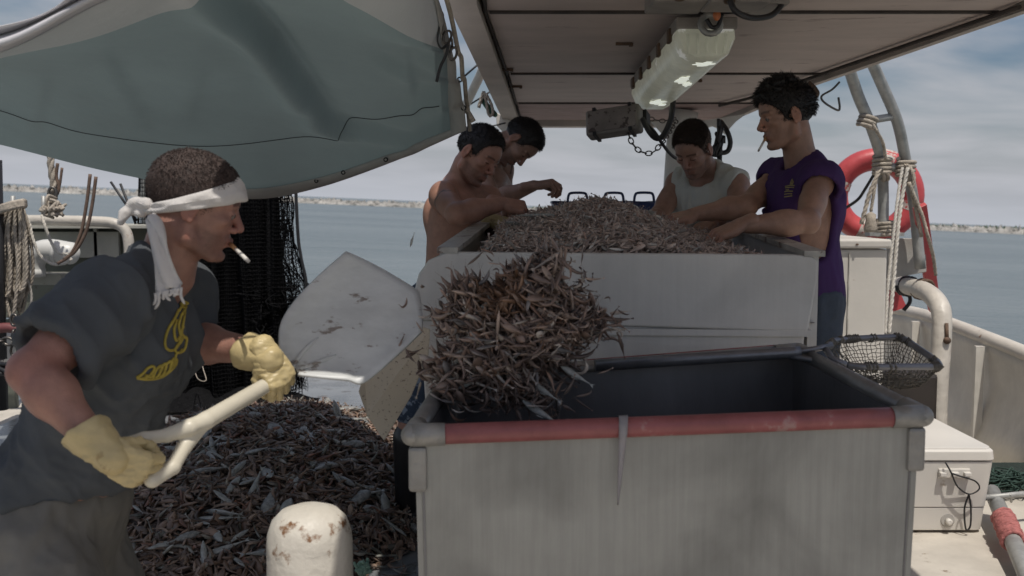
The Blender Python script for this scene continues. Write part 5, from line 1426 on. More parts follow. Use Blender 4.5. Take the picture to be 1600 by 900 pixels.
def head_sdf(neck_l, h=.0028, fat=1.0, beard=0.0, jaw=1.0):
    s = SDF((-.16, -.12, -.20), (.145, .12, .155), h)
    s.cap(neck_l, (-.022, 0, -.055), .060 * fat, .056 * fat, .02)
    s.ell((-.010, 0, .040), (.100, .076, .085), k=.02); s.ell((.035, 0, .035), (.060, .062, .060), k=.02)
    s.ell((.035, 0, -.020), (.056, .060, .062), k=.02); s.ell((.040, 0, -.065), (.046, .048 * jaw, .046), k=.02)
    s.ell((.074, 0, -.097), (.020, .023 * jaw, .017), k=.012)
    for q in (-1, 1):
        s.cap((-.002, q * .056, -.035), (.002, q * .052 * jaw, -.068), .016, .017, .015)
        s.cap((.002, q * .052 * jaw, -.068), (.062, q * .022, -.099), .017, .014, .015)
        s.ell((.062, q * .043, -.014), (.022, .017, .013), k=.014)
        s.cap((.088, q * .012, .027), (.076, q * .045, .024), .0085, .0075, .008)
        s.ell((.097, q * .031, .006), (.017, .017, .0105), k=.007, op='sub')
    s.cap((.088, 0, .014), (.108, 0, -.022), .0075, .0105, .008); s.ell((.109, 0, -.026), (.011, .010, .009), k=.006)
    for q in (-1, 1):
        s.ell((.097, q * .0125, -.032), (.0115, .0065, .0075), k=.005)
        s.ell((.103, q * .007, -.0395), (.005, .003, .004), k=.002, op='sub')
        s.ell((.078, q * .031, .0045), (.0135, .0145, .0125), k=.003)          # lids over the eyeball
    s.ell((.080, 0, -.062), (.018, .027, .020), k=.012)
    for q in (-1, 1):
        s.cap((.0975, q * .002, -.0565), (.0845, q * .024, -.0612), .0050, .0030, .004)
        s.cap((.0965, 0, -.0685), (.0840, q * .021, -.0640), .0062, .0035, .004)
        s.cap((.103, 0, -.0622), (.088, q * .024, -.0622), .0016, .0012, .0015, op='sub')
    s.ell((.092, 0, -.080), (.010, .016, .006), k=.008, op='sub')
    for q in (-1, 1):
        a = .22; R = np.array([[math.cos(a), 0, math.sin(a)], [0, 1, 0], [-math.sin(a), 0, math.cos(a)]])
        s.ell((-.006, q * .079, .000), (.0185, .0070, .0320), R, .006)
        s.ell((.000, q * .087, -.001), (.0100, .0055, .0190), R, .004, 'sub')
        s.ell((-.001, q * .079, -.026), (.0085, .0055, .0090), R, .004)
    if beard > 0:
        s.ell((.060, 0, -.080), (.048, .053 * jaw, .044), k=.01)
    return s
def headR(f, up): 
    f = unit(f); y = unit(np.cross(up, f)); return np.stack([f, y, np.cross(f, y)], 1)

def head_tint(v, beard, lips=(.85, .76, .76), stub=(.50, .50, .52), brow=(.22, .18, .17), blen=1.0):
    n = len(v); t = np.ones((n, 3)); x, y, z = v.T
    red = np.exp(-((x - .10) / .025) ** 2 - (y / .035) ** 2 - ((z + .022) / .03) ** 2); t *= 1 - red[:, None] * np.array([0, .16, .16])
    ear = (np.abs(y) > .072); t[ear] *= (1, .88, .86)
    m = (x > .080) & (np.abs(y) < .026) & (z > -.075) & (z < -.052); t[m] *= lips
    b = np.clip((x - .0) / .02, 0, 1) * np.clip((-.038 - z + .25 * np.clip(.05 - x, 0, 1)) / .012, 0, 1) * np.clip((z + .13) / .02, 0, 1)
    b = b * np.where(m, .2, 1) * (.85 + .3 * vnoise(v, 260, 3, 2)); mous = np.exp(-((z + .048) / .006) ** 2) * (x > .075) * (np.abs(y) < .03)
    b = np.clip(np.maximum(b, mous * .9), 0, 1) * beard
    t = t * (1 - b[:, None]) + t * np.array(stub) * b[:, None]
    bz = .030 - .12 * np.abs(np.abs(y) - .028)
    br = np.exp(-((z - bz) / .0045) ** 4) * (np.abs(y) > .010) * (np.abs(y) < .050) * (x > .05)
    t = t * (1 - .8 * br[:, None]) + np.array(brow) * .8 * br[:, None]
    sl = (np.abs(z - .0015 - .03 * (np.abs(y) - .031) * 0) < .0024) & (np.abs(np.abs(y) - .031) < .0125) & (x > .082)
    t[sl] *= (.25, .2, .2)
    return t

FING = [(.088, .031, (.040, .025, .020)), (.092, .0105, (.045, .029, .021)), (.087, -.0105, (.041, .027, .021)), (.078, -.030, (.032, .020, .018))]
def hand_mesh(W, x, z, left, curl, size=1.0, fat=1.0, thumb=.5, h=.0030, spread=.06, cuff=0.0, back=.05):
    """W wrist; x along the hand, z out of its back"""
    s = SDF((-back - .03, -.075, -.12), (.20, .10, .06), h)
    if cuff:
        s.cap((-back, 0, 0), (0, 0, 0), .040, .033, .01); s.cap((-back - .012, 0, 0), (-back, 0, 0), .044, .041, .006)
    else:
        for q in (-.008, .008): s.cap((-back, q, 0), (.004, q, 0), .022 * fat, .021 * fat, .01)
    for i, (kx, ky, L3) in enumerate(FING):
        s.cap((.004, ky * .55, 0), (kx - .004, ky, 0), .0155 * fat, .0125 * fat, .010)
        c = curl[i] if not np.isscalar(curl) else curl
        a = np.cumsum(np.array(c if not np.isscalar(c) else (c, c * 1.05, c * .7))); p = V(kx, ky, 0)
        for j in range(3):
            d = unit(V(math.cos(a[j]), spread * (1.5 - i) * max(0, math.cos(a[j])), -math.sin(a[j]))); q = p + d * L3[j]
            s.cap(p, q, (.0098, .0088, .0080)[j] * fat, (.0090, .0081, .0070)[j] * fat, .0035); p = q
    s.ell((.034, .026, -.010), V(.034, .017, .017) * fat, k=.010)
    s.ell((.040, -.026, -.006), V(.034, .014, .014) * fat, k=.010)
    o = thumb; p = V(.022, .030, -.010)
    for j, (L_, d) in enumerate(((.038, V(.72, .60 * (1 - .4 * o), -.25 - .35 * o)), (.030, V(.86, .32 - .45 * o, -.25 - .5 * o)), (.024, V(.90, .12 - .7 * o, -.2 - .5 * o)))):
        q = p + unit(d) * L_; s.cap(p, q, (.0125, .0105, .0095)[j] * fat, (.0105, .0098, .0082)[j] * fat, .004); p = q
    v, f = s.mesh()
    if cuff == 0: pass
    x = unit(x); z = unit(np.asarray(z, float) - x * np.dot(z, x)); y = np.cross(z, x)
    loc = v.copy()
    v = v * size
    if left: v = v * V(1, -1, 1); f = f[:, ::-1]
    return np.asarray(W) + v @ np.stack([x, y, z], 1).T, f, loc

def merge(parts):
    V_, F_, T_ = [], [], []; b = 0
    for v, f, t in parts: V_.append(v); F_.append(f + b); T_.append(t); b += len(v)
    return np.concatenate(V_), np.concatenate(F_), np.concatenate(T_)

def spikes(name, m, base, nrm, length, r2, n, comb, width=.0011, parent=None, curve=.4, jit=.35):
    """short hair: tapered curved strands growing from base points"""
    k = r2.integers(0, len(base), n); p = base[k]; d = nrm[k] * (1 - curve) + comb * curve + r2.normal(0, jit, (n, 3)); d /= np.linalg.norm(d, axis=1, keepdims=True)
    L_ = length * r2.uniform(.55, 1.25, (n, 1)); d2 = d * .55 + comb * .6 + r2.normal(0, jit * .5, (n, 3)); d2 /= np.linalg.norm(d2, axis=1, keepdims=True)
    a = np.cross(d, r2.normal(0, 1, (n, 3))); a /= np.linalg.norm(a, axis=1, keepdims=True); b = np.cross(d, a)
    vs = []; w = width
    for q, ww in ((p - d * .002, 1.0), (p + d * L_ * .5, .85)):
        for ang in (0, 2.094, 4.189): vs.append(q + (a * math.cos(ang) + b * math.sin(ang)) * w * ww)
    vs.append(p + d * L_ * .5 + d2 * L_ * .5)
    v = np.stack(vs, 1).reshape(-1, 3); o = (np.arange(n) * 7)[:, None]
    f = [np.concatenate([o + i, o + (i + 1) % 3, o + 3 + (i + 1) % 3, o + 3 + i], 1) for i in range(3)]
    f2 = [np.concatenate([o + 3 + i, o + 3 + (i + 1) % 3, o + 6, o + 6], 1) for i in range(3)]
    allf = [tuple(int(t) for t in q) for q in np.concatenate(f)] + [tuple(int(t) for t in q[:3]) for q in np.concatenate(f2)]
    return mesh_obj(name, v, allf, m, parent)

def hair(name, m, c, R, parent, style, seed, rootmat=None, sc_=1.0):
    r2 = np.random.default_rng(seed); s = SDF((-.16, -.12, -.10), (.14, .12, .20), .0032)
    g = {'buzz': .0025, 'short': .0030, 'fade': .002, 'tousled': .007}[style]
    s.ell((-.010, 0, .040), V(.100, .076, .085) + g, k=.02)
    s.ell((.030, 0, .045), V(.060, .062, .058) + g * .9, k=.02)
    if style in ('short', 'fade'): s.ell((.0, 0, .075), (.088, .066, .064), k=.015)
    if style == 'tousled':
        s.ell((.012, 0, .080), (.090, .068, .062), k=.015)
        for _ in range(40):
            a, b = r2.uniform(0, 2 * PI), r2.uniform(.55, 1.45)
            q = V(.104 * math.cos(a) * math.cos(b) + .006, .078 * math.sin(a) * math.cos(b), .050 + .100 * math.sin(b)); s.ell(q, r2.uniform(.007, .013, 3), k=.008)
        for yy in (-.035, -.015, .008, .03): s.ell((.085, yy, .085), (.022, .016, .018), k=.01)
    # hairline: face opening, nape, ears
    if style == 'tousled':
        s.cut((.086, 0, .060), (.90, 0, -.45), .008); s.cut((.030, 0, -.02), (.80, 0, -.60), .01) if False else None
        s.ell((.085, 0, -.01), (.060, .10, .070), k=.01, op='sub')
        s.cut((-.02, 0, -.035), (.15, 0, -1), .006)
    else:
        s.ell((.095, 0, .010), (.062, .10, .078), k=.012, op='sub')
        s.cut((-.02, 0, -.032), (.28, 0, -1), .006)
    s.cut((-.04, 0, -.050), (.2, 0, -1), .006)
    for q in (-1, 1): s.ell((.004, q * .085, -.012), (.024, .022, .036), k=.006, op='sub')
    if style == 'fade': s.cut((0, 0, .058), (-.35, 0, -1), .006)
    s.cut((0, 0, -.028), (1, 0, -1.6), .006) if style != 'tousled' else None
    v, f = s.mesh(); n = vnormals(v, f)
    v = v + n * (vnoise(v, 90 if style != 'tousled' else 60, seed, 3) * g * .28)[:, None]
    w = c + (v * sc_) @ R.T; wn = n @ R.T
    t = .75 + .35 * vnoise(v, 220, seed, 2)
    o = mesh_obj(name, w, f, rootmat or m, parent, attr={'tint': np.repeat(t[:, None], 3, 1)})
    out = n[:, 2] > -.6
    L_, k, wd = {'buzz': (.0055, 5200, .0009), 'fade': (.012, 4200, .0010), 'short': (.009, 4200, .0009), 'tousled': (.017, 3200, .0011)}[style]
    comb = R @ V(.45, 0, -.35)
    spikes('hair_strands', m, w[out], wn[out], L_ * sc_, r2, k, comb, wd, o, .45 if style != 'tousled' else .35, .16)
    return o

def garment(name, m, prims, infl, h, parent, subs=(), cuts=(), hollow=None, holes_prims=None, wr=.006, wscale=(9, 9, 5), seed=1.0, k=None, sleeves=()):
    lo, hi = bounds(prims + [q for sl in sleeves for q in sl[0]], infl + .05); s = SDF(lo, hi, h); apply(s, prims, infl, k)
    if hollow is not None: apply(s, holes_prims or prims, hollow, .01, 'sub')
    for q in subs:
        if q['t'] == 'e': s.ell(q['c'], q['r'], q.get('R'), q.get('k', .01), 'sub')
        else: s.cap(q['a'], q['b'], q['ra'], q['rb'], q.get('k', .01), 'sub')
    for p, n in cuts: s.cut(p, n)
    for (spr, cp, cn, hole) in sleeves:
        t = SDF(lo, hi, h); apply(t, spr, infl, k)
        for q in hole: t.cap(q['a'], q['b'], q['ra'], q['rb'], .004, 'sub')
        t.cut(cp, cn); kk = .03; hh = np.clip(.5 + .5 * (t.f - s.f) / kk, 0, 1); s.f = t.f * (1 - hh) + s.f * hh - kk * hh * (1 - hh) * (t.f < .02)
        for q in hole: s.cap(q['a'], q['b'], q['ra'], q['rb'], .004, 'sub')
    v, f = s.mesh(); nn = vnormals(v, f)
    d = np.zeros(len(v))
    if wr:
        w1 = 1 - np.abs(vnoise(v, wscale, seed, 2)) * 2.2; w2 = 1 - np.abs(vnoise(v, np.asarray(wscale) * 2.3, seed + 5, 2)) * 2.4
        d = wr * (w1 * .7 + .35 * w2)
    v = v + nn * d[:, None]
    return mesh_obj(name, v, f, m, parent)

def eyes(c, R, parent, sc_=1.0, mt=None):
    for q in (-1, 1):
        p = c + R @ V(.0795, q * .031, .0030) * sc_
        o = MB().ell(p, .0128 * sc_, R, 14, 10).build('eye', M_eyew, parent)
        MB().ell(p + R @ V(.0105, 0, -.001) * sc_, V(.0035, .0055, .0055) * sc_, R, 10, 6).build('iris', M_iris, o)
M_eyew = mat('eye_white', (.20, .17, .155), .25, var=.05, bump=0); M_iris = mat('dark_iris', (.02, .015, .012), .15, bump=0)
M_cig = mat('cigarette_paper', (.72, .69, .64), .7, var=.05); M_filter = mat('cork_filter', (.50, .27, .12), .7); M_ash = mat('grey_ash', (.35, .33, .32), .9, bump=1, bscale=300)
def cigarette(a, b, label, r=.0040):
    a, b = np.asarray(a), np.asarray(b)
    root = thing('cigarette', label, 'cigarette', a)
    MB().tube([a, lerp(a, b, .32)], r, 10).build('filter', M_filter, root)
    MB().tube([lerp(a, b, .322), lerp(a, b, .93)], r * .97, 10).build('paper', M_cig, root)
    MB().tube([lerp(a, b, .93), b], r * .9, 8).build('ash', M_ash, root)

def person(label, J, skin, hairspec, garments, loc, beard=.5, g=1.0, belly=0, fat=1.0, handspec=(), boots=None, h=.0065, legs=True, tintf=None, hs=1.0, jaw=1.0):
    root = thing('person', label, 'person', loc)
    tp, Rs = torso_prims(J, g, belly)
    ge = 1.0 if handspec else .84
    ap = arm_prims(J['sR'], J['eR'], lerp(J['eR'], J['wR'], ge), g) + arm_prims(J['sL'], J['eL'], lerp(J['eL'], J['wL'], ge), g)
    lp = leg_prims(J['hR'], J['kR'], J['aR'], g) + leg_prims(J['hL'], J['kL'], J['aL'], g) if legs else []
    R = headR(J['hf'], J['hu']); hc = np.asarray(J['head'], float)
    nl = R.T @ (np.asarray(J['neck']) - hc) / hs
    neckp = [C(J['neck'], hc + R @ V(-.022, 0, -.055) * hs, .062 * fat * hs, .054 * fat * hs, .03)]
    allp = tp + ap + lp + neckp
    lo, hi = bounds(allp); s = SDF(lo, hi, h); apply(s, allp)
    v, f = s.mesh(); nn = vnormals(v, f); v = v + nn * (.0015 * vnoise(v, 25, 2.0, 2))[:, None]
    # keep the coarse neck below the fine head
    parts = [(v, f, tintf(v) if tintf else 1 + .06 * np.repeat(vnoise(v, 14, 1.0, 3)[:, None], 3, 1))]
    nll = nl if np.linalg.norm(nl - V(-.022, 0, -.055)) < .16 else V(-.022, 0, -.055) + unit(nl - V(-.022, 0, -.055)) * .16
    hsd = head_sdf(nll, fat=fat, beard=0, jaw=jaw); hv, hf_ = hsd.mesh()
    ht = head_tint(hv, beard); parts.append((hc + hv * hs @ R.T, hf_, ht))
    for (side, x, z, curl, thumb, size) in handspec:
        W = J['w' + side]; hv2, hf2, loc2 = hand_mesh(W, x, z, side == 'L', curl, size, 1.0, thumb)
        t = np.ones((len(hv2), 3)); t *= np.where(loc2[:, :1] > .085, (1, .93, .92), (1, 1, 1)); parts.append((hv2, hf2, t))
    v, f, t = merge(parts)
    body = mesh_obj('body', v, f, skin, root, attr={'tint': np.clip(t, 0, 1.2)})
    if hairspec: hair('hair', hairspec[0], hc, R, root, hairspec[1], hairspec[2], hairspec[3] if len(hairspec) > 3 else None, hs)
    for fn in garments: fn(root, tp, ap, lp, J, Rs)
    return root, R, hc, tp, Rs

# ------------------------------------------------------------------ materials for people
SK1 = skin_mat('ruddy_skin', (.33, .175, .135)); SK2 = skin_mat('tanned_skin', (.36, .195, .145)); SK3 = skin_mat('brown_skin', (.29, .175, .13))
SK4 = skin_mat('freckled_skin', (.34, .20, .15)); SK5 = skin_mat('olive_skin', (.37, .215, .155))
M_h1 = mat('greying_brown_hair', (.045, .028, .024), .6, var=.5, scale=60, bump=.6, bscale=300, attr=None, spots=(.20, .17, .16), spotscale=120, spotcov=.62)
M_h1b = mat('scalp_stubble', (.070, .045, .038), .7, var=.35, scale=50, bump=.8, bscale=350, attr='tint', spots=(.15, .125, .115), spotscale=140, spotcov=.64)
M_h2 = mat('black_hair', (.012, .009, .008), .45, var=.4, scale=40, bump=.6, bscale=300, attr='tint')
M_h2s = mat('black_hair_strands', (.014, .010, .009), .45, var=.3, bump=0)
M_h4 = mat('brown_hair', (.050, .030, .021), .5, var=.4, scale=40, bump=.6, bscale=300, attr='tint')
M_h4s = mat('brown_hair_strands', (.04, .026, .018), .5, var=.3, bump=0)
M_shirt1 = mat('faded_black_cotton', (.088, .096, .106), .9, var=.16, scale=5, bump=.35, bscale=220, bdist=.0015, weave=180, spec=.25)
M_shorts1 = mat('washed_grey_shorts', (.19, .182, .165), .9, var=.18, scale=5, bump=.4, bscale=180, bdist=.0015, weave=150, spec=.25)
M_glove = mat('yellowed_rubber_glove', (.50, .40, .205), .42, var=.16, scale=12, bump=.6, bscale=45, bdist=.004, spots=(.33, .24, .11), spotscale=18, spotcov=.62)
M_band = mat('white_cotton_rag', (.66, .63, .61), .9, var=.07, scale=10, bump=.7, bscale=120, bdist=.003, weave=120)
M_purple = mat('purple_jersey', (.070, .034, .125), .85, var=.15, scale=6, bump=.35, bscale=200, bdist=.0015, weave=160, spec=.25)
M_tank = mat('pale_tank_cotton', (.58, .60, .56), .9, var=.08, scale=6, bump=.4, bscale=180, bdist=.0015, weave=150, spec=.2)
M_jeans = mat('blue_denim', (.05, .065, .09), .9, var=.25, scale=18, bump=.5, bscale=200)
M_dye = mat('tie_dyed_shorts', (.04, .06, .10), .9, var=.2, scale=10, spots=(.25, .30, .38), spotscale=22, spotcov=.52)
M_boot = mat('black_rubber_boot', (.018, .017, .017), .35, var=.3, scale=10)
M_print = mat('yellow_shirt_print', (.40, .31, .055), .8, var=.25, scale=60, bump=.3)
M_print2 = mat('gold_chest_print', (.34, .28, .14), .8, var=.2, scale=60)

def simple_boots(root, J, z=.0):
    for sd in 'RL':
        A = J['a' + sd]; K = J['k' + sd]; fx = unit(V(*(J['toe'])))
        s = SDF(np.minimum(A, lerp(A, K, .75)) - .35, np.maximum(A, lerp(A, K, .75)) + .35, .008)
        s.cap(lerp(A, K, .72), A, .078, .052, .02); s.cap(A + V(0, 0, -.045), A + fx * .15 + V(0, 0, -.055), .046, .040, .02); s.cut(A + V(0, 0, -.095), (0, 0, -1))
        v, f = s.mesh(); mesh_obj('boot', v, f, M_boot, root)

def project(o, pts, off=.002):
    """lay photo-plane points onto a garment's surface"""
    from mathutils.bvhtree import BVHTree
    bv = BVHTree.FromPolygons([tuple(v.co) for v in o.data.vertices], [tuple(p.vertices) for p in o.data.polygons]); out = []
    for (px, py) in pts:
        d = Vector(P(px, py, 1.0)) - Vector((0, 0, H)); hit = bv.ray_cast(Vector((0, 0, H)), d.normalized())
        out.append(None if hit[0] is None else np.array(hit[0]) + np.array(hit[1]) * off * (1 if Vector(hit[1]).dot(d) < 0 else -1))
    return out
def print_strokes(o, strokes, r, m, name, parent, flat=.35):
    mb = MB()
    for st_ in strokes:
        c = [q[:2] for q in crv([V(a, b, 0) for a, b in st_], 6)]; q = [p for p in project(o, c) if p is not None]
        if len(q) > 2: mb.tube(q, r, 6)
    return mb.build(name, m, parent)

# ------------------------------------------------------------------ 1. the man with the shovel
J = dict(pelvis=P(84, 830, 2.34), waist=P(118, 712, 2.32), chest=P(190, 560, 2.30), neck=P(258, 428, 2.31), sR=P(166, 478, 2.12), sL=P(284, 460, 2.47),
         eR=P(50, 580, 1.97), wR=P(164, 708, 1.90), eL=P(288, 532, 2.46), wL=P(415, 551, 2.30), head=P(303, 322, 2.28), hf=(.92, .29, -.26), hu=(.26, .02, .96),
         hR=P(50, 850, 2.22), hL=P(112, 850, 2.44), kR=P(120, 1040, 2.10), kL=P(205, 1030, 2.42), aR=P(40, 1250, 2.15), aL=P(110, 1240, 2.45), toe=(1, -.2, 0))
def g1(root, tp, ap, lp, J, Rs):
    up = unit(J['sR'] * 0 + J['eR'] - J['sR']); upL = unit(J['eL'] - J['sL'])
    endR = lerp(J['sR'], J['eR'], .56); endL = lerp(J['sL'], J['eL'], .60)
    down = unit(J['pelvis'] - J['waist'])
    pr = [dict(p) for p in tp] + [C(J['sR'] + V(0, 0, .004), lerp(J['sR'], endR, .35), .062, .066, .035), C(J['sL'], lerp(J['sL'], endL, .3), .060, .060, .03)]
    pr += [E(lerp(J['waist'], J['pelvis'], .55) + V(-.02, 0, 0), V(.130, .165, .16), Rs[0], .05)]
    lat = unit(J['sL'] - J['sR'])
    s_ = garment('shirt', M_shirt1, pr, .017, .0062, root,
        subs=[C(J['neck'] + V(.020, -.005, .045), J['head'] + V(0, 0, -.04), .058, .058, .01)],
        sleeves=[([C(J['sR'], lerp(J['sR'], J['eR'], .85), .060, .080, .02)], lerp(J['sR'], J['eR'], .74), up + V(.12, 0, .1), [C(lerp(J['sR'], J['eR'], .60), J['eR'] + up * .1, .070, .092)]),
                 ([C(J['sL'], lerp(J['sL'], J['eL'], .95), .056, .062, .02)], lerp(J['sL'], J['eL'], .66), upL, [C(lerp(J['sL'], J['eL'], .60), J['eL'] + upL * .1, .060, .070)])],
        cuts=[(J['pelvis'] + down * -.055 + V(0, 0, .062), unit(V(.10, 0, -1)))], wr=.0, seed=3)
    # folds: drag lines from the armpit to the hem, creases across the sleeve and small of the back
    me = s_.data; n = len(me.vertices); v = np.zeros(n * 3, np.float32); me.vertices.foreach_get('co', v); v = v.reshape(-1, 3).astype(float)
    nr_ = np.zeros(n * 3, np.float32); me.vertices.foreach_get('normal', nr_); nr_ = nr_.reshape(-1, 3)
    # trim sleeve ends square to the arm
    ax = unit(V(.62, .1, -.78)); u = v @ ax; c2 = np.cross(ax, lat); w = v @ c2; q = v @ lat
    f1 = vnoise(np.stack([u * 2.2, w * 11, q * 11], 1), 1, 2.0, 2); f2 = vnoise(np.stack([v[:, 0] * 22, v[:, 1] * 14, v[:, 2] * 34 + v[:, 0] * 14], 1), 1, 9.0, 2)
    f3 = vnoise(np.stack([u * 5, w * 26, q * 26], 1), 1, 5.0, 2)
    rg = lambda f, p: np.clip(1 - 2.0 * np.abs(f), 0, 1) ** p
    dd = .021 * (rg(f1, 1.5) - .4) + .007 * (rg(f2, 2) - .3) * np.clip(2 * vnoise(v, 5, 7.0, 1), 0, 1) + .003 * (rg(f3, 3) - .3) + .003 * vnoise(v, 7, 3.0, 1)
    v2 = v + nr_ * dd[:, None]; me.vertices.foreach_set('co', v2.astype(np.float32).ravel()); me.update()
    # turned hems
    def hemring(c, ax_, R_, nm):
        ax_ = unit(ax_); a = unit(np.cross(ax_, (0, 1, .3))); b = np.cross(ax_, a)
        MB().tube([c + R_ * (a * math.cos(t) + b * math.sin(t)) for t in np.linspace(0, 2 * PI, 33)[:-1]], .0045, 7, closed=True).build(nm, M_shirt1, s_)
    T_ = lambda k, pts: [(k[0] + a * k[2], k[1] + b * k[3]) for a, b in pts]
    st_ = [[(292, 474), (287, 472), (281, 476), (288, 477), (293, 474)],
           [(279, 484), (272, 498), (262, 515), (257, 532), (258, 543), (265, 548), (273, 545), (279, 534), (283, 517), (286, 500), (288, 484), (283, 480), (279, 486)],
           [(275, 500), (271, 516), (274, 532), (280, 524), (278, 508), (284, 490), (290, 480)],
           [(279, 527), (288, 526), (291, 531), (287, 546), (279, 551), (273, 549), (275, 540), (281, 535), (284, 529)],
           [(286, 510), (281, 519), (289, 528)]]
    let = [[(214, 589), (222, 584), (230, 575), (238, 572), (240, 577), (233, 586), (226, 590), (214, 590)], [(226, 586), (236, 588), (240, 580)],
           [(238, 590), (243, 578), (250, 571), (253, 575), (247, 585), (240, 591)], [(247, 587), (251, 575), (257, 568), (259, 573), (254, 584), (248, 588)],
           [(256, 583), (259, 570), (265, 564), (268, 568), (263, 579), (257, 584)], [(264, 579), (267, 566), (271, 560), (275, 563), (272, 572), (266, 578)],
           [(270, 573), (272, 562), (274, 553), (280, 550), (283, 546)], [(214, 590), (232, 592), (252, 588), (268, 576), (274, 564)]]
    print_strokes(s_, st_, .0034, M_print, 'emblem_print', s_); print_strokes(s_, let, .0034, M_print, 'lettering_print', s_)
    pr2 = [E(J['pelvis'] + V(0, 0, 0), V(.125, .17, .13), Rs[0], .05), C(J['hR'], lerp(J['hR'], J['kR'], .98), .105, .100, .05), C(J['hL'], lerp(J['hL'], J['kL'], .98), .105, .100, .05),
           E(lerp(J['pelvis'], J['waist'], .3), V(.115, .16, .10), Rs[0], .04), E(lerp(J['pelvis'], J['waist'], .62), V(.122, .155, .09), Rs[0], .04)]
    garment('shorts', M_shorts1, pr2, .010, .0075, root, cuts=[(J['kR'] + V(0, 0, .05), (0.2, 0, -1))], wr=.016, wscale=(11, 11, 3.5), seed=8)
    simple_boots(root, J)
    # gloves
    for (sd, x, z, curl, th, nm) in (('R', V(.86, .12, -.50), V(-.05, -1, .12), [(1.1, 1.35, .9), (1.15, 1.35, .9), (1.2, 1.35, .9), (1.25, 1.3, .9)], .95, 'a'), ('L', V(.50, -.10, -.84), V(.50, -.75, .36), [(1.05, 1.3, .9)] * 4, .8, 'b')):
        W = J['w' + sd]; vv, ff, loc_ = hand_mesh(W, x, z, sd == 'L', curl, .90, 1.12, th, cuff=.0, back=.02)
        # gauntlet folded over the wrist
        s2 = SDF(W - .16, W + .16, .004); fa = unit(J['w' + sd] - J['e' + sd]); xx = unit(x)
        s2.cap(W - fa * .075, W + xx * .02, .049, .034, .01)
        s2.cap(W - fa * .13, W - fa * .035, .052, .024, .004, 'sub'); s2.cut(W - fa * .068, -fa + V(0, 0, .25))
        v3, f3 = s2.mesh(); n3 = vnormals(v3, f3); v3 = v3 + n3 * (.0045 * vnoise(v3, (30, 30, 60), 4.0 + ord(sd), 2))[:, None]
        n4 = vnormals(vv, ff); vv = vv + n4 * (.0024 * (1 - 2.4 * np.abs(vnoise(vv, (45, 45, 90), 6.0 + ord(sd), 2))))[:, None]
        V3, F3, _ = merge([(vv, ff, vv), (v3, f3, v3)]); mesh_obj('glove', V3, F3, M_glove, root)
def tint1(v):
    t = 1 + .10 * np.repeat(vnoise(v, 16, 1.0, 3)[:, None], 3, 1)
    d = np.linalg.norm(v - J1e, axis=1); t *= 1 + np.exp(-(d / .06) ** 2)[:, None] * np.array([.05, -.16, -.14])
    t *= 1 - .10 * np.clip(vnoise(v, (60, 60, 20), 8.0, 2), 0, 1)[:, None]
    return t
J1e = J['eR']
p1, R1_, hc1, tp1, Rs1 = person('man in faded black shirt and white headband swinging a shovel, cigarette in his mouth', J, SK1, (M_h1, 'buzz', 11, M_h1b), [g1], (J['pelvis'][0], 2.3, 0), beard=.85, g=1.06, belly=.03, fat=1.08, tintf=tint1)
eyes(hc1, R1_, p1)
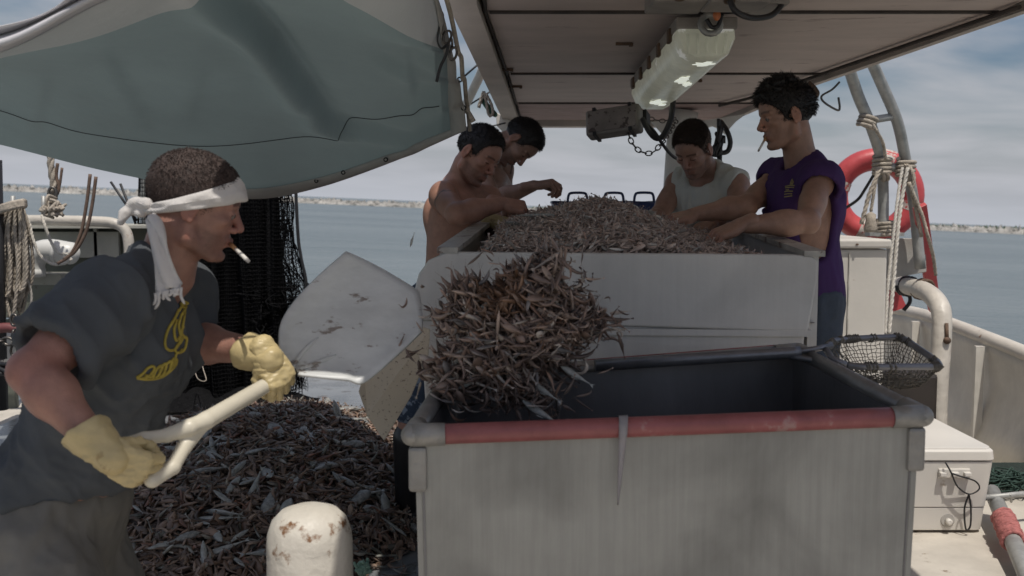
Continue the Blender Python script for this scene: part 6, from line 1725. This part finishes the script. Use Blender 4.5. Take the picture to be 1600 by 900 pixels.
# headband
def headband():
    rows_ = []; nn = 72
    for i in range(nn):
        a = 2 * PI * i / nn; fx = math.cos(a)
        cx_ = -.004 + (.101) * math.cos(a); cy_ = .0805 * math.sin(a); z_ = .014 + .052 * math.cos(a)
        w = .0175 + .0085 * fx; row = []
        rr2 = V(math.cos(a), math.sin(a), 0)
        for k in range(14):
            b = 2 * PI * k / 14
            fold = 1 + .25 * math.sin(3 * b + 4 * math.sin(a * 2)) 
            row.append(hc1 + R1_ @ (V(cx_, cy_, z_) + rr2 * (.004 + .0075 * math.cos(b) * fold + .0022 * math.sin(a * 9 + 3 * math.sin(b)) + .0018 * math.sin(3.0 * a + 2.5 * b)) + V(-.25 * w * math.sin(b), 0, w * math.sin(b)) - rr2 * max(0, (z_ + w * math.sin(b) - .05)) * .5))
        rows_.append(row)
    rows_.append(rows_[0])
    g_ = np.array(rows_); g_ = np.concatenate([g_, g_[:, :1]], 1)
    o = MB().grid(g_).build('headband', M_band, p1)
    s = SDF(hc1 - .2, hc1 + .16, .0035)
    K = hc1 + R1_ @ V(-.112, -.012, -.036)
    s.ell(K, (.018, .016, .016), k=.006); s.ell(K + V(-.006, -.01, .013), (.016, .011, .010), k=.004); s.ell(K + V(.010, -.014, -.010), (.015, .013, .010), k=.004)
    s.cap(K + V(-.005, 0, .01), K + V(-.030, -.012, -.012), .013, .011, .006); s.cap(K + V(-.026, -.012, -.010), K + V(-.036, -.014, -.030), .012, .008, .006)
    s.cap(K + V(.0, -.005, .012), K + V(.03, -.03, .012), .014, .013, .01)
    v, f = s.mesh(); n = vnormals(v, f); v = v + n * (.0025 * vnoise(v, 70, 3.0, 2))[:, None]
    mesh_obj('knot', v, f, M_band, o)
    c = crv(pl((232, 340, 2.18), (240, 356, 2.145), (247, 385, 2.13), (253, 415, 2.12), (259, 440, 2.12), (263, 456, 2.12)), 6); ga = []
    wds = np.interp(np.linspace(0, 1, len(c)), [0, .15, .5, 1], [.010, .016, .019, .028])
    for i, p in enumerate(c):
        t = unit(c[min(i + 1, len(c) - 1)] - c[max(i - 1, 0)]); sd = unit(np.cross(t, (0, -1, 0))); row = []
        for q in np.linspace(-1, 1, 9):
            row.append(p + sd * q * wds[i] + V(0, 1, 0) * (.006 * math.sin(q * 5 + i * .25) + .012 * abs(q)) + (t * (.010 * math.sin(q * 7) + .006 * q) if i > len(c) - 3 else 0))
        ga.append(row)
    MB().grid(np.array(ga), thick=.004).build('tail', M_band, o)
    tmp = MB(); r3 = np.random.default_rng(4)
    for q in np.linspace(-.95, .95, 11):
        e = c[-1] + unit(np.cross(unit(c[-1] - c[-2]), (0, -1, 0))) * q * .030
        L_ = r3.uniform(.008, .026) * (1.3 if abs(q) > .7 or abs(q) < .15 else .6); tmp.tube(crv([e + V(0, 0, .004), e + V(r3.normal(0, .002), 0, -L_ * .5), e + V(r3.normal(0, .004), 0, -L_)], 3), [.0035] * 6 + [.0012], 5)
    tmp.build('frayed_end', M_band, o)
headband()
mth = hc1 + R1_ @ V(.098, -.008, -.0635)
cigarette(mth, P(388, 408, 2.2), 'half smoked cigarette in the mouth of the man with the white headband', .0046)

# shovel in his hands
M_shovel = mat('cream_plastic_handle', (.60, .555, .45), .4, var=.10, scale=6, bump=.25, bscale=30, bdist=.003, spots=(.42, .36, .26), spotscale=8, spotcov=.64)
M_blade = mat('scuffed_white_blade', (.58, .59, .58), .45, var=.16, scale=7, stretch=(1, 1, 2.2), bump=.3, bscale=30, bdist=.003, spots=(.24, .205, .18), spotscale=15, spotcov=.61)
root = thing('shovel', 'cream plastic shovel with a wide scuffed white blade, swung by the headband man', 'shovel', P(300, 660, 2.1))
s = SDF(P(160, 800, 1.85) - .05, P(500, 500, 2.6) + .1, .0035) if False else None
fork = P(322, 657, 2.08); sh2 = P(418, 603, 2.26); gl, gu = P(238, 750, 1.93), P(196, 694, 1.99)
lo = np.min([fork, sh2, gl, gu], 0) - .06; hi = np.max([fork, sh2, gl, gu, P(470, 565, 2.42)], 0) + .06
s = SDF(lo, hi, .0036)
s.cap(fork, P(450, 582, 2.365), .0190, .0175, .010)
for a, b, r0, r1 in ((P(322, 657, 2.08), P(296, 668, 2.04), .0185, .017), (P(296, 668, 2.04), P(262, 680, 2.02), .018, .0150), (P(262, 680, 2.02), P(225, 685, 2.0), .0135, .0135), (P(225, 685, 2.0), gu, .0135, .0135),
                     (P(314, 663, 2.08), P(287, 700, 2.03), .0185, .0155), (P(287, 700, 2.03), P(270, 730, 1.97), .0150, .0150), (P(270, 730, 1.97), gl, .0150, .016), (gl, gu, .0125, .0125)):
    s.cap(a, b, r0, r1, .005)
v, f = s.mesh(); hd = mesh_obj('handle', v, f, M_shovel, root)
Lp = crv([P(452, 566, 2.40), P(446, 540, 2.41), P(449, 505, 2.43), P(470, 470, 2.46), P(508, 430, 2.50), P(549, 394, 2.54)], 6)
Rp = crv([P(476, 586, 2.38), P(510, 590, 2.38), P(552, 594, 2.39), P(578, 597, 2.40), P(628, 556, 2.44), P(667, 519, 2.48)], 6)
ga = []
for a, b in zip(Lp, Rp):
    row = []
    for q in np.linspace(0, 1, 17):
        p = lerp(a, b, q); e = .040 * (2 * q - 1) ** 2; p = p + V(-.2, -1, .1) * e + V(0, .006 * math.sin(q * 9), 0); row.append(p)
    ga.append(row)
ga = np.array(ga); tipc = P(655, 455, 2.55)
for j in range(17):                                         # the far edge bows out to its corner
    q = j / 16; w = math.sin(PI * min(1, q * 1.12)) if q < .9 else math.sin(PI * .99) + .0
    for i in range(len(ga)):
        t = (i / (len(ga) - 1)) ** 3
        ga[i, j] = ga[i, j] + (P(655, 455, 2.53) - lerp(P(549, 394, 2.54), P(667, 519, 2.48), .62)) * t * max(0, 1 - abs(q - .62) / (.62 if q < .62 else .38)) ** .9
MB().grid(ga, thick=.006).build('blade', M_blade, root)
for j in (6, 10):
    MB().tube([ga[i, j] + V(-.03, -.10, .02) * .06 for i in range(0, 16)], [.006] * 12 + [.005, .004, .003, .002], 6).build('stiffening_rib', M_blade, root)
M_rope

# ------------------------------------------------------------------ 2. shirtless man at the left of the table
J = dict(pelvis=P(708, 452, 4.34), waist=P(711, 400, 4.33), chest=P(719, 345, 4.33), neck=P(716, 290, 4.32), sR=P(692, 308, 4.17), sL=P(764, 312, 4.44),
         eR=P(714, 335, 3.95), wR=P(786, 318, 4.06), eL=P(768, 352, 4.30), wL=P(785, 349, 4.15), head=P(745, 243, 4.27), hf=(.70, -.50, -.50), hu=(.45, -.05, .85),
         hR=V(-.36, 4.26, .98), hL=V(-.24, 4.44, .98), kR=V(-.42, 4.15, .56), kL=V(-.26, 4.45, .54), aR=V(-.45, 4.2, .10), aL=V(-.28, 4.5, .10), toe=(.8, -.6, 0))
def g2_(root, tp, ap, lp, J, Rs):
    garment('shorts', M_dye, [E(J['pelvis'] + V(0, 0, -.03), V(.125, .165, .12), Rs[0], .05), C(J['hR'], lerp(J['hR'], J['kR'], .95), .10, .085, .05), C(J['hL'], lerp(J['hL'], J['kL'], .95), .10, .085, .05)], .008, .009, root, cuts=[(J['pelvis'] + V(0, 0, .06), (0, 0, 1))], wr=.01)
    simple_boots(root, J)
    vv, ff, _ = hand_mesh(J['wL'], V(.95, -.1, -.25), V(0, -.4, .9), True, .9, 1.05, 1.2, .7, back=.06); mesh_obj('glove', vv, ff, M_glove, root)
def tat2(v):
    S, El = J['sR'], J['eR']; d = El - S; t = ((v - S) @ d) / (d @ d); r = np.linalg.norm(v - S - t[:, None] * d, axis=1); m = (r < .075) & (np.abs(t - .30 - .03 * np.sin(v[:, 0] * 160)) < .035)
    o = 1 + .08 * np.repeat(vnoise(v, 14, 1.0, 3)[:, None], 3, 1); o[m] *= (.40, .45, .48); return o
p2, R2_, hc2, tp2, Rs2 = person('shirtless man with an armband tattoo bent over the left side of the picking table', J, SK2, (M_h2s, 'short', 22, M_h2), [g2_], (J['pelvis'][0], 4.3, 0), beard=.95, g=1.02,
    handspec=[('R', V(.93, .2, -.2), V(-.2, -.6, .75), [(1.0, 1.2, .8)] * 4, .9, 1.0)], tintf=tat2)

# ------------------------------------------------------------------ 3. man behind him
J = dict(pelvis=P(752, 402, 5.05), waist=P(754, 356, 5.05), chest=P(758, 305, 5.04), neck=P(776, 240, 5.04), sR=P(748, 268, 4.87), sL=P(786, 266, 5.22),
         eR=P(771, 314, 4.72), wR=P(834, 290, 4.62), eL=P(786, 330, 5.2), wL=P(812, 346, 5.0), head=P(808, 222, 5.0), hf=(.36, -.20, -.90), hu=(.92, -.05, .38),
         hR=V(-.20, 4.95, .98), hL=V(-.12, 5.15, .98), kR=V(-.20, 4.95, .54), kL=V(-.12, 5.15, .54), aR=V(-.22, 4.98, .10), aL=V(-.14, 5.18, .10), toe=(1, -.2, 0))
def g3(root, tp, ap, lp, J, Rs):
    garment('shorts', M_jeans, [E(J['pelvis'] + V(0, 0, -.03), V(.125, .165, .12), Rs[0], .05), C(J['hR'], lerp(J['hR'], J['kR'], .95), .10, .085, .05), C(J['hL'], lerp(J['hL'], J['kL'], .95), .10, .085, .05)], .008, .010, root, cuts=[(J['pelvis'] + V(0, 0, .06), (0, 0, 1))], wr=.01)
    simple_boots(root, J)
p3, R3_, hc3, *_ = person('bare chested man with bowed head at the far left, one hand raised over the heap', J, SK3, (M_h2s, 'short', 33, M_h2), [g3], (J['pelvis'][0], 5.05, 0), beard=.9, g=.98,
    handspec=[('R', V(.93, -.1, .15), V(-.25, -.2, .95), [(.75, .9, .6), (.9, 1.0, .7), (1.0, 1.1, .8), (1.1, 1.1, .8)], .6, 1.0), ('L', V(.6, -.5, -.3), V(0, 0, 1), .6, .5, 1.0)])
mth = hc3 + R3_ @ V(.098, -.012, -.0635)
tag(MB().tube([mth, mth + V(-.008, -.012, -.048)], .0045, 8).build('cigarette', M_brown), 'dark cigarette hanging from the lips of the bare chested man with bowed head', 'cigarette')

# ------------------------------------------------------------------ 4. man in the pale tank top
J = dict(pelvis=P(1108, 430, 4.80), waist=P(1106, 380, 4.80), chest=P(1102, 325, 4.76), neck=P(1104, 268, 4.72), sR=P(1058, 288, 4.82), sL=P(1152, 292, 4.60),
         eR=P(1030, 336, 4.66), wR=P(1008, 362, 4.36), eL=P(1160, 342, 4.38), wL=P(1112, 350, 4.12), head=P(1084, 234, 4.60), hf=(-.48, -.66, -.58), hu=(-.28, -.42, .86),
         hR=V(.88, 4.86, 1.0), hL=V(1.02, 4.74, 1.0), kR=V(.86, 4.85, .60), kL=V(1.03, 4.70, .60), aR=V(.85, 4.95, .22), aL=V(1.05, 4.80, .22), toe=(-.5, -.8, 0))
def armhole(J, sd, R, r, dz=-.03, dout=.03):
    S = J['s' + sd]; out = unit(S - J['s' + ('L' if sd == 'R' else 'R')]); return E(S + out * dout + V(0, 0, dz), r, R, .012)
def g4(root, tp, ap, lp, J, Rs):
    pr = [dict(p) for p in tp]
    garment('tank_top', M_tank, pr, .013, .0065, root, subs=[armhole(J, 'R', Rs[2], (.09, .055, .13), -.05), armhole(J, 'L', Rs[2], (.09, .055, .15), -.07),
        C(J['neck'] + Rs[2] @ V(.04, 0, -.01), J['head'], .075, .075)], cuts=[(J['pelvis'] + V(0, 0, -.02), (0, 0, -1))], wr=.009, wscale=(16, 16, 4), seed=6)
    garment('trousers', M_jeans, [E(J['pelvis'] + V(0, 0, -.03), V(.125, .165, .12), Rs[0], .05)] + lp, .012, .010, root, cuts=[(J['pelvis'] + V(0, 0, .05), (0, 0, 1))], wr=.01)
    simple_boots(root, J)
p4, R4_, hc4, *_ = person('bearded man in a pale tank top leaning over the far side of the picking table', J, SK4, (M_h4s, 'fade', 44, M_h4), [g4], (J['pelvis'][0], 4.8, 0), beard=.85, g=1.0,
    handspec=[('R', V(-.35, -.8, -.45), V(0, -.3, .95), .5, .5, 1.0), ('L', V(-.75, -.45, -.3), V(0, -.4, .9), [(.4, .8, .6)] * 4, .5, 1.0)])

# ------------------------------------------------------------------ 5. man in the purple sleeveless shirt
J = dict(pelvis=P(1256, 462, 3.96), waist=P(1254, 400, 3.96), chest=P(1251, 330, 3.95), neck=P(1252, 255, 3.93), sR=P(1214, 280, 4.12), sL=P(1278, 286, 3.77),
         eR=P(1166, 322, 3.92), wR=P(1084, 335, 3.90), eL=P(1262, 347, 3.55), wL=P(1156, 352, 3.50), head=P(1229, 182, 3.90), hf=(-.97, -.10, -.20), hu=(-.20, 0, .98),
         hR=V(1.17, 4.06, 1.04), hL=V(1.19, 3.86, 1.04), kR=V(1.13, 4.08, .62), kL=V(1.18, 3.84, .62), aR=V(1.14, 4.12, .22), aL=V(1.19, 3.88, .22), toe=(-1, -.1, 0))
def g5(root, tp, ap, lp, J, Rs):
    pr = [dict(p) for p in tp]
    back = Rs[1][:, 0] * -1
    pr += [E(lerp(J['waist'], J['pelvis'], .5), V(.108, .158, .17), Rs[0], .05), E(J['pelvis'] + V(.0, 0, -.05), V(.112, .160, .17), Rs[0], .05), E(J['chest'] + back * .015 + V(0, 0, .04), V(.115, .15, .15), Rs[2], .05)]
    for sd in 'RL':
        S = J['s' + sd]; out = unit(S - J['s' + ('L' if sd == 'R' else 'R')]); pr.append(E(S + out * .012 + back * .01 + V(0, 0, .002), V(.066, .055, .062), Rs[2], .03))
    L = J['sL']; out = unit(J['sL'] - J['sR'])
    s_ = garment('sleeveless_shirt', M_purple, pr, .014, .0065, root,
        subs=[E(J['chest'] + out * .165 + Rs[1] @ V(.015, 0, -.015), V(.078, .085, .165), Rs[1], .008), C(L + out * .02 + V(0, 0, -.02), J['eL'] + V(0, -.05, 0), .066, .072, .008),
              E(J['chest'] - out * .165 + Rs[1] @ V(.015, 0, -.015), V(.072, .085, .150), Rs[1], .008), C(J['sR'] - out * .02 + V(0, 0, -.02), J['eR'], .062, .066, .008),
              C(J['neck'] + Rs[2] @ V(.016, 0, .012), J['head'], .068, .072, .008)],
        cuts=[(P(1270, 500, 3.96), (0, 0, -1))], wr=.009, wscale=(14, 14, 3.2), seed=9, hollow=.003, holes_prims=tp)
    st_ = [[(1239, 280), (1236, 286), (1236, 289)], [(1238, 281), (1240, 285), (1238, 289)], [(1237, 284), (1238, 288)], [(1227, 292), (1235, 290), (1242, 290)], [(1227, 294), (1235, 293), (1241, 293)], [(1226, 300), (1232, 299), (1239, 299)],
           [(1226, 304), (1232, 303), (1238, 303)], [(1226, 308), (1232, 307), (1238, 306)], [(1228, 297), (1231, 297), (1233, 296)]]
    print_strokes(s_, st_, .0026, M_print2, 'chest_print', s_)
    garment('trousers', M_jeans, [E(J['pelvis'] + V(0, 0, -.03), V(.12, .16, .12), Rs[0], .05)] + lp, .010, .009, root, cuts=[(J['pelvis'] + V(0, 0, .03), (0, 0, 1))], wr=.01)
    simple_boots(root, J)
p5, R5_, hc5, *_ = person('young man with tousled dark hair and purple sleeveless shirt reaching into the heap', J, SK5, (M_h2s, 'tousled', 55, M_h2), [g5], (J['pelvis'][0], 3.95, 0), beard=.22, g=1.0, hs=1.04,
    handspec=[('R', V(-.93, -.2, -.22), V(-.1, -.35, .93), [(.35, .7, .6), (.45, .8, .6), (.5, .8, .6), (.5, .8, .6)], .6, 1.0), ('L', V(-.88, -.1, -.38), V(-.25, -.35, .9), [(.5, .8, .6), (.6, .9, .6), (.6, .9, .6), (.6, .9, .6)], .7, 1.0)])
mth = hc5 + R5_ @ V(.099, .008, -.0635)
cigarette(mth, P(1185, 236, 3.82), 'cigarette in the mouth of the young man in purple', .0045)
eyes(hc5, R5_, p5, 1.04)
hair('shaved_sides', M_h4s, hc4, R4_, p4, 'buzz', 46, mat('cropped_side_hair', (.13, .082, .06), .7, var=.3, scale=50, bump=.6, bscale=350, attr='tint'))
# low platform the far workers stand on
tag(bevel(MB().box((1.14, 4.2, .055), (.44, 1.2, .11)).build('platform', M_white), .01), 'low white platform under the feet of the man in purple', 'platform')
tag(bevel(MB().box((.62, 5.0, .055), (.72, .55, .11)).build('step', M_white), .01), 'low white step behind the picking table under the man in the tank top', 'step')

# ================================================================== dip net lying across the bin
M_alu = mat('dented_aluminium_tube', (.22, .22, .235), .35, metal=.5, var=.2, scale=14, bump=.2)
M_netg = mat('grey_brown_net', (.17, .155, .13), .9, var=.4, scale=30)
root = thing('dip_net', 'long handled dip net with diamond shaped frame lying across the back of the steel bin', 'dip net', P(1100, 560, 2.9))
YH = 2.74
MB().tube(pl((930, 571, 2.70), (1235, 551, YH), (1250, 550, YH)), .0165, 14).build('handle', M_alu, root)
MB().tube(pl((1228, 552, YH), (1275, 545, YH + .02), (1300, 540, YH + .04)), .0085, 8).tube(pl((1230, 556, YH), (1290, 566, YH - .04), (1330, 572, YH - .07)), .0085, 8).build('yoke', M_alu, root)
fr_ = crv(pl((1290, 545, YH + .03), (1304, 533, YH + .14), (1340, 529, YH + .20), (1392, 527, YH + .24), (1408, 528, YH + .24), (1440, 548, YH + .10), (1468, 571, YH - .02), (1440, 573, YH - .06), (1360, 573, YH - .10), (1325, 571, YH - .08)), 6)
MB().tube(fr_ + [], .0095, 10).tube([fr_[-1], P(1300, 560, YH - .05), fr_[0]], .0085, 8).build('frame', M_alu, root)
cn = P(1372, 552, YH + .06)
tmp = MB(); ring2 = [np.array(p) for p in fr_]; nR = 66
L_ = np.linspace(0, len(ring2) - 1, nR); rim = [ring2[int(q)] * (1 - q % 1) + ring2[min(int(q) + 1, len(ring2) - 1)] * (q % 1) for q in L_]
bot = P(1385, 598, YH + .08)
gr = []
r3 = np.random.default_rng(14)
for p in rim:
    row = []
    for t in np.linspace(0, 1, 21):
        q = lerp(p, bot, t ** 1.15); q[2] -= .045 * math.sin(PI * min(1, t * 1.0)) * (1 - .3 * t); row.append(q + r3.normal(0, .0018, 3))
    gr.append(row)
gr.append(gr[0]); gr = np.array(gr)
no = MB().grid(gr).build('net_bag', M_netg, root)
m_ = no.modifiers.new('wire', 'WIREFRAME'); m_.thickness = .0030; m_.use_replace = True; m_.use_even_offset = False
tmp = MB()
for i in range(0, len(fr_) - 1):
    if r3.random() < .35:
        p, q = fr_[i], fr_[i + 1]; d = unit(q - p); u = unit(np.cross(d, (0, 0, 1))); w = np.cross(d, u)
        tmp.tube([lerp(p, q, t / 8) + (.011 + r3.uniform(0, .002)) * (u * math.cos(t * 1.6) + w * math.sin(t * 1.6)) for t in range(9)], .0035, 4)
tmp.build('lashing', M_netg, root)['kind'] = 'stuff'
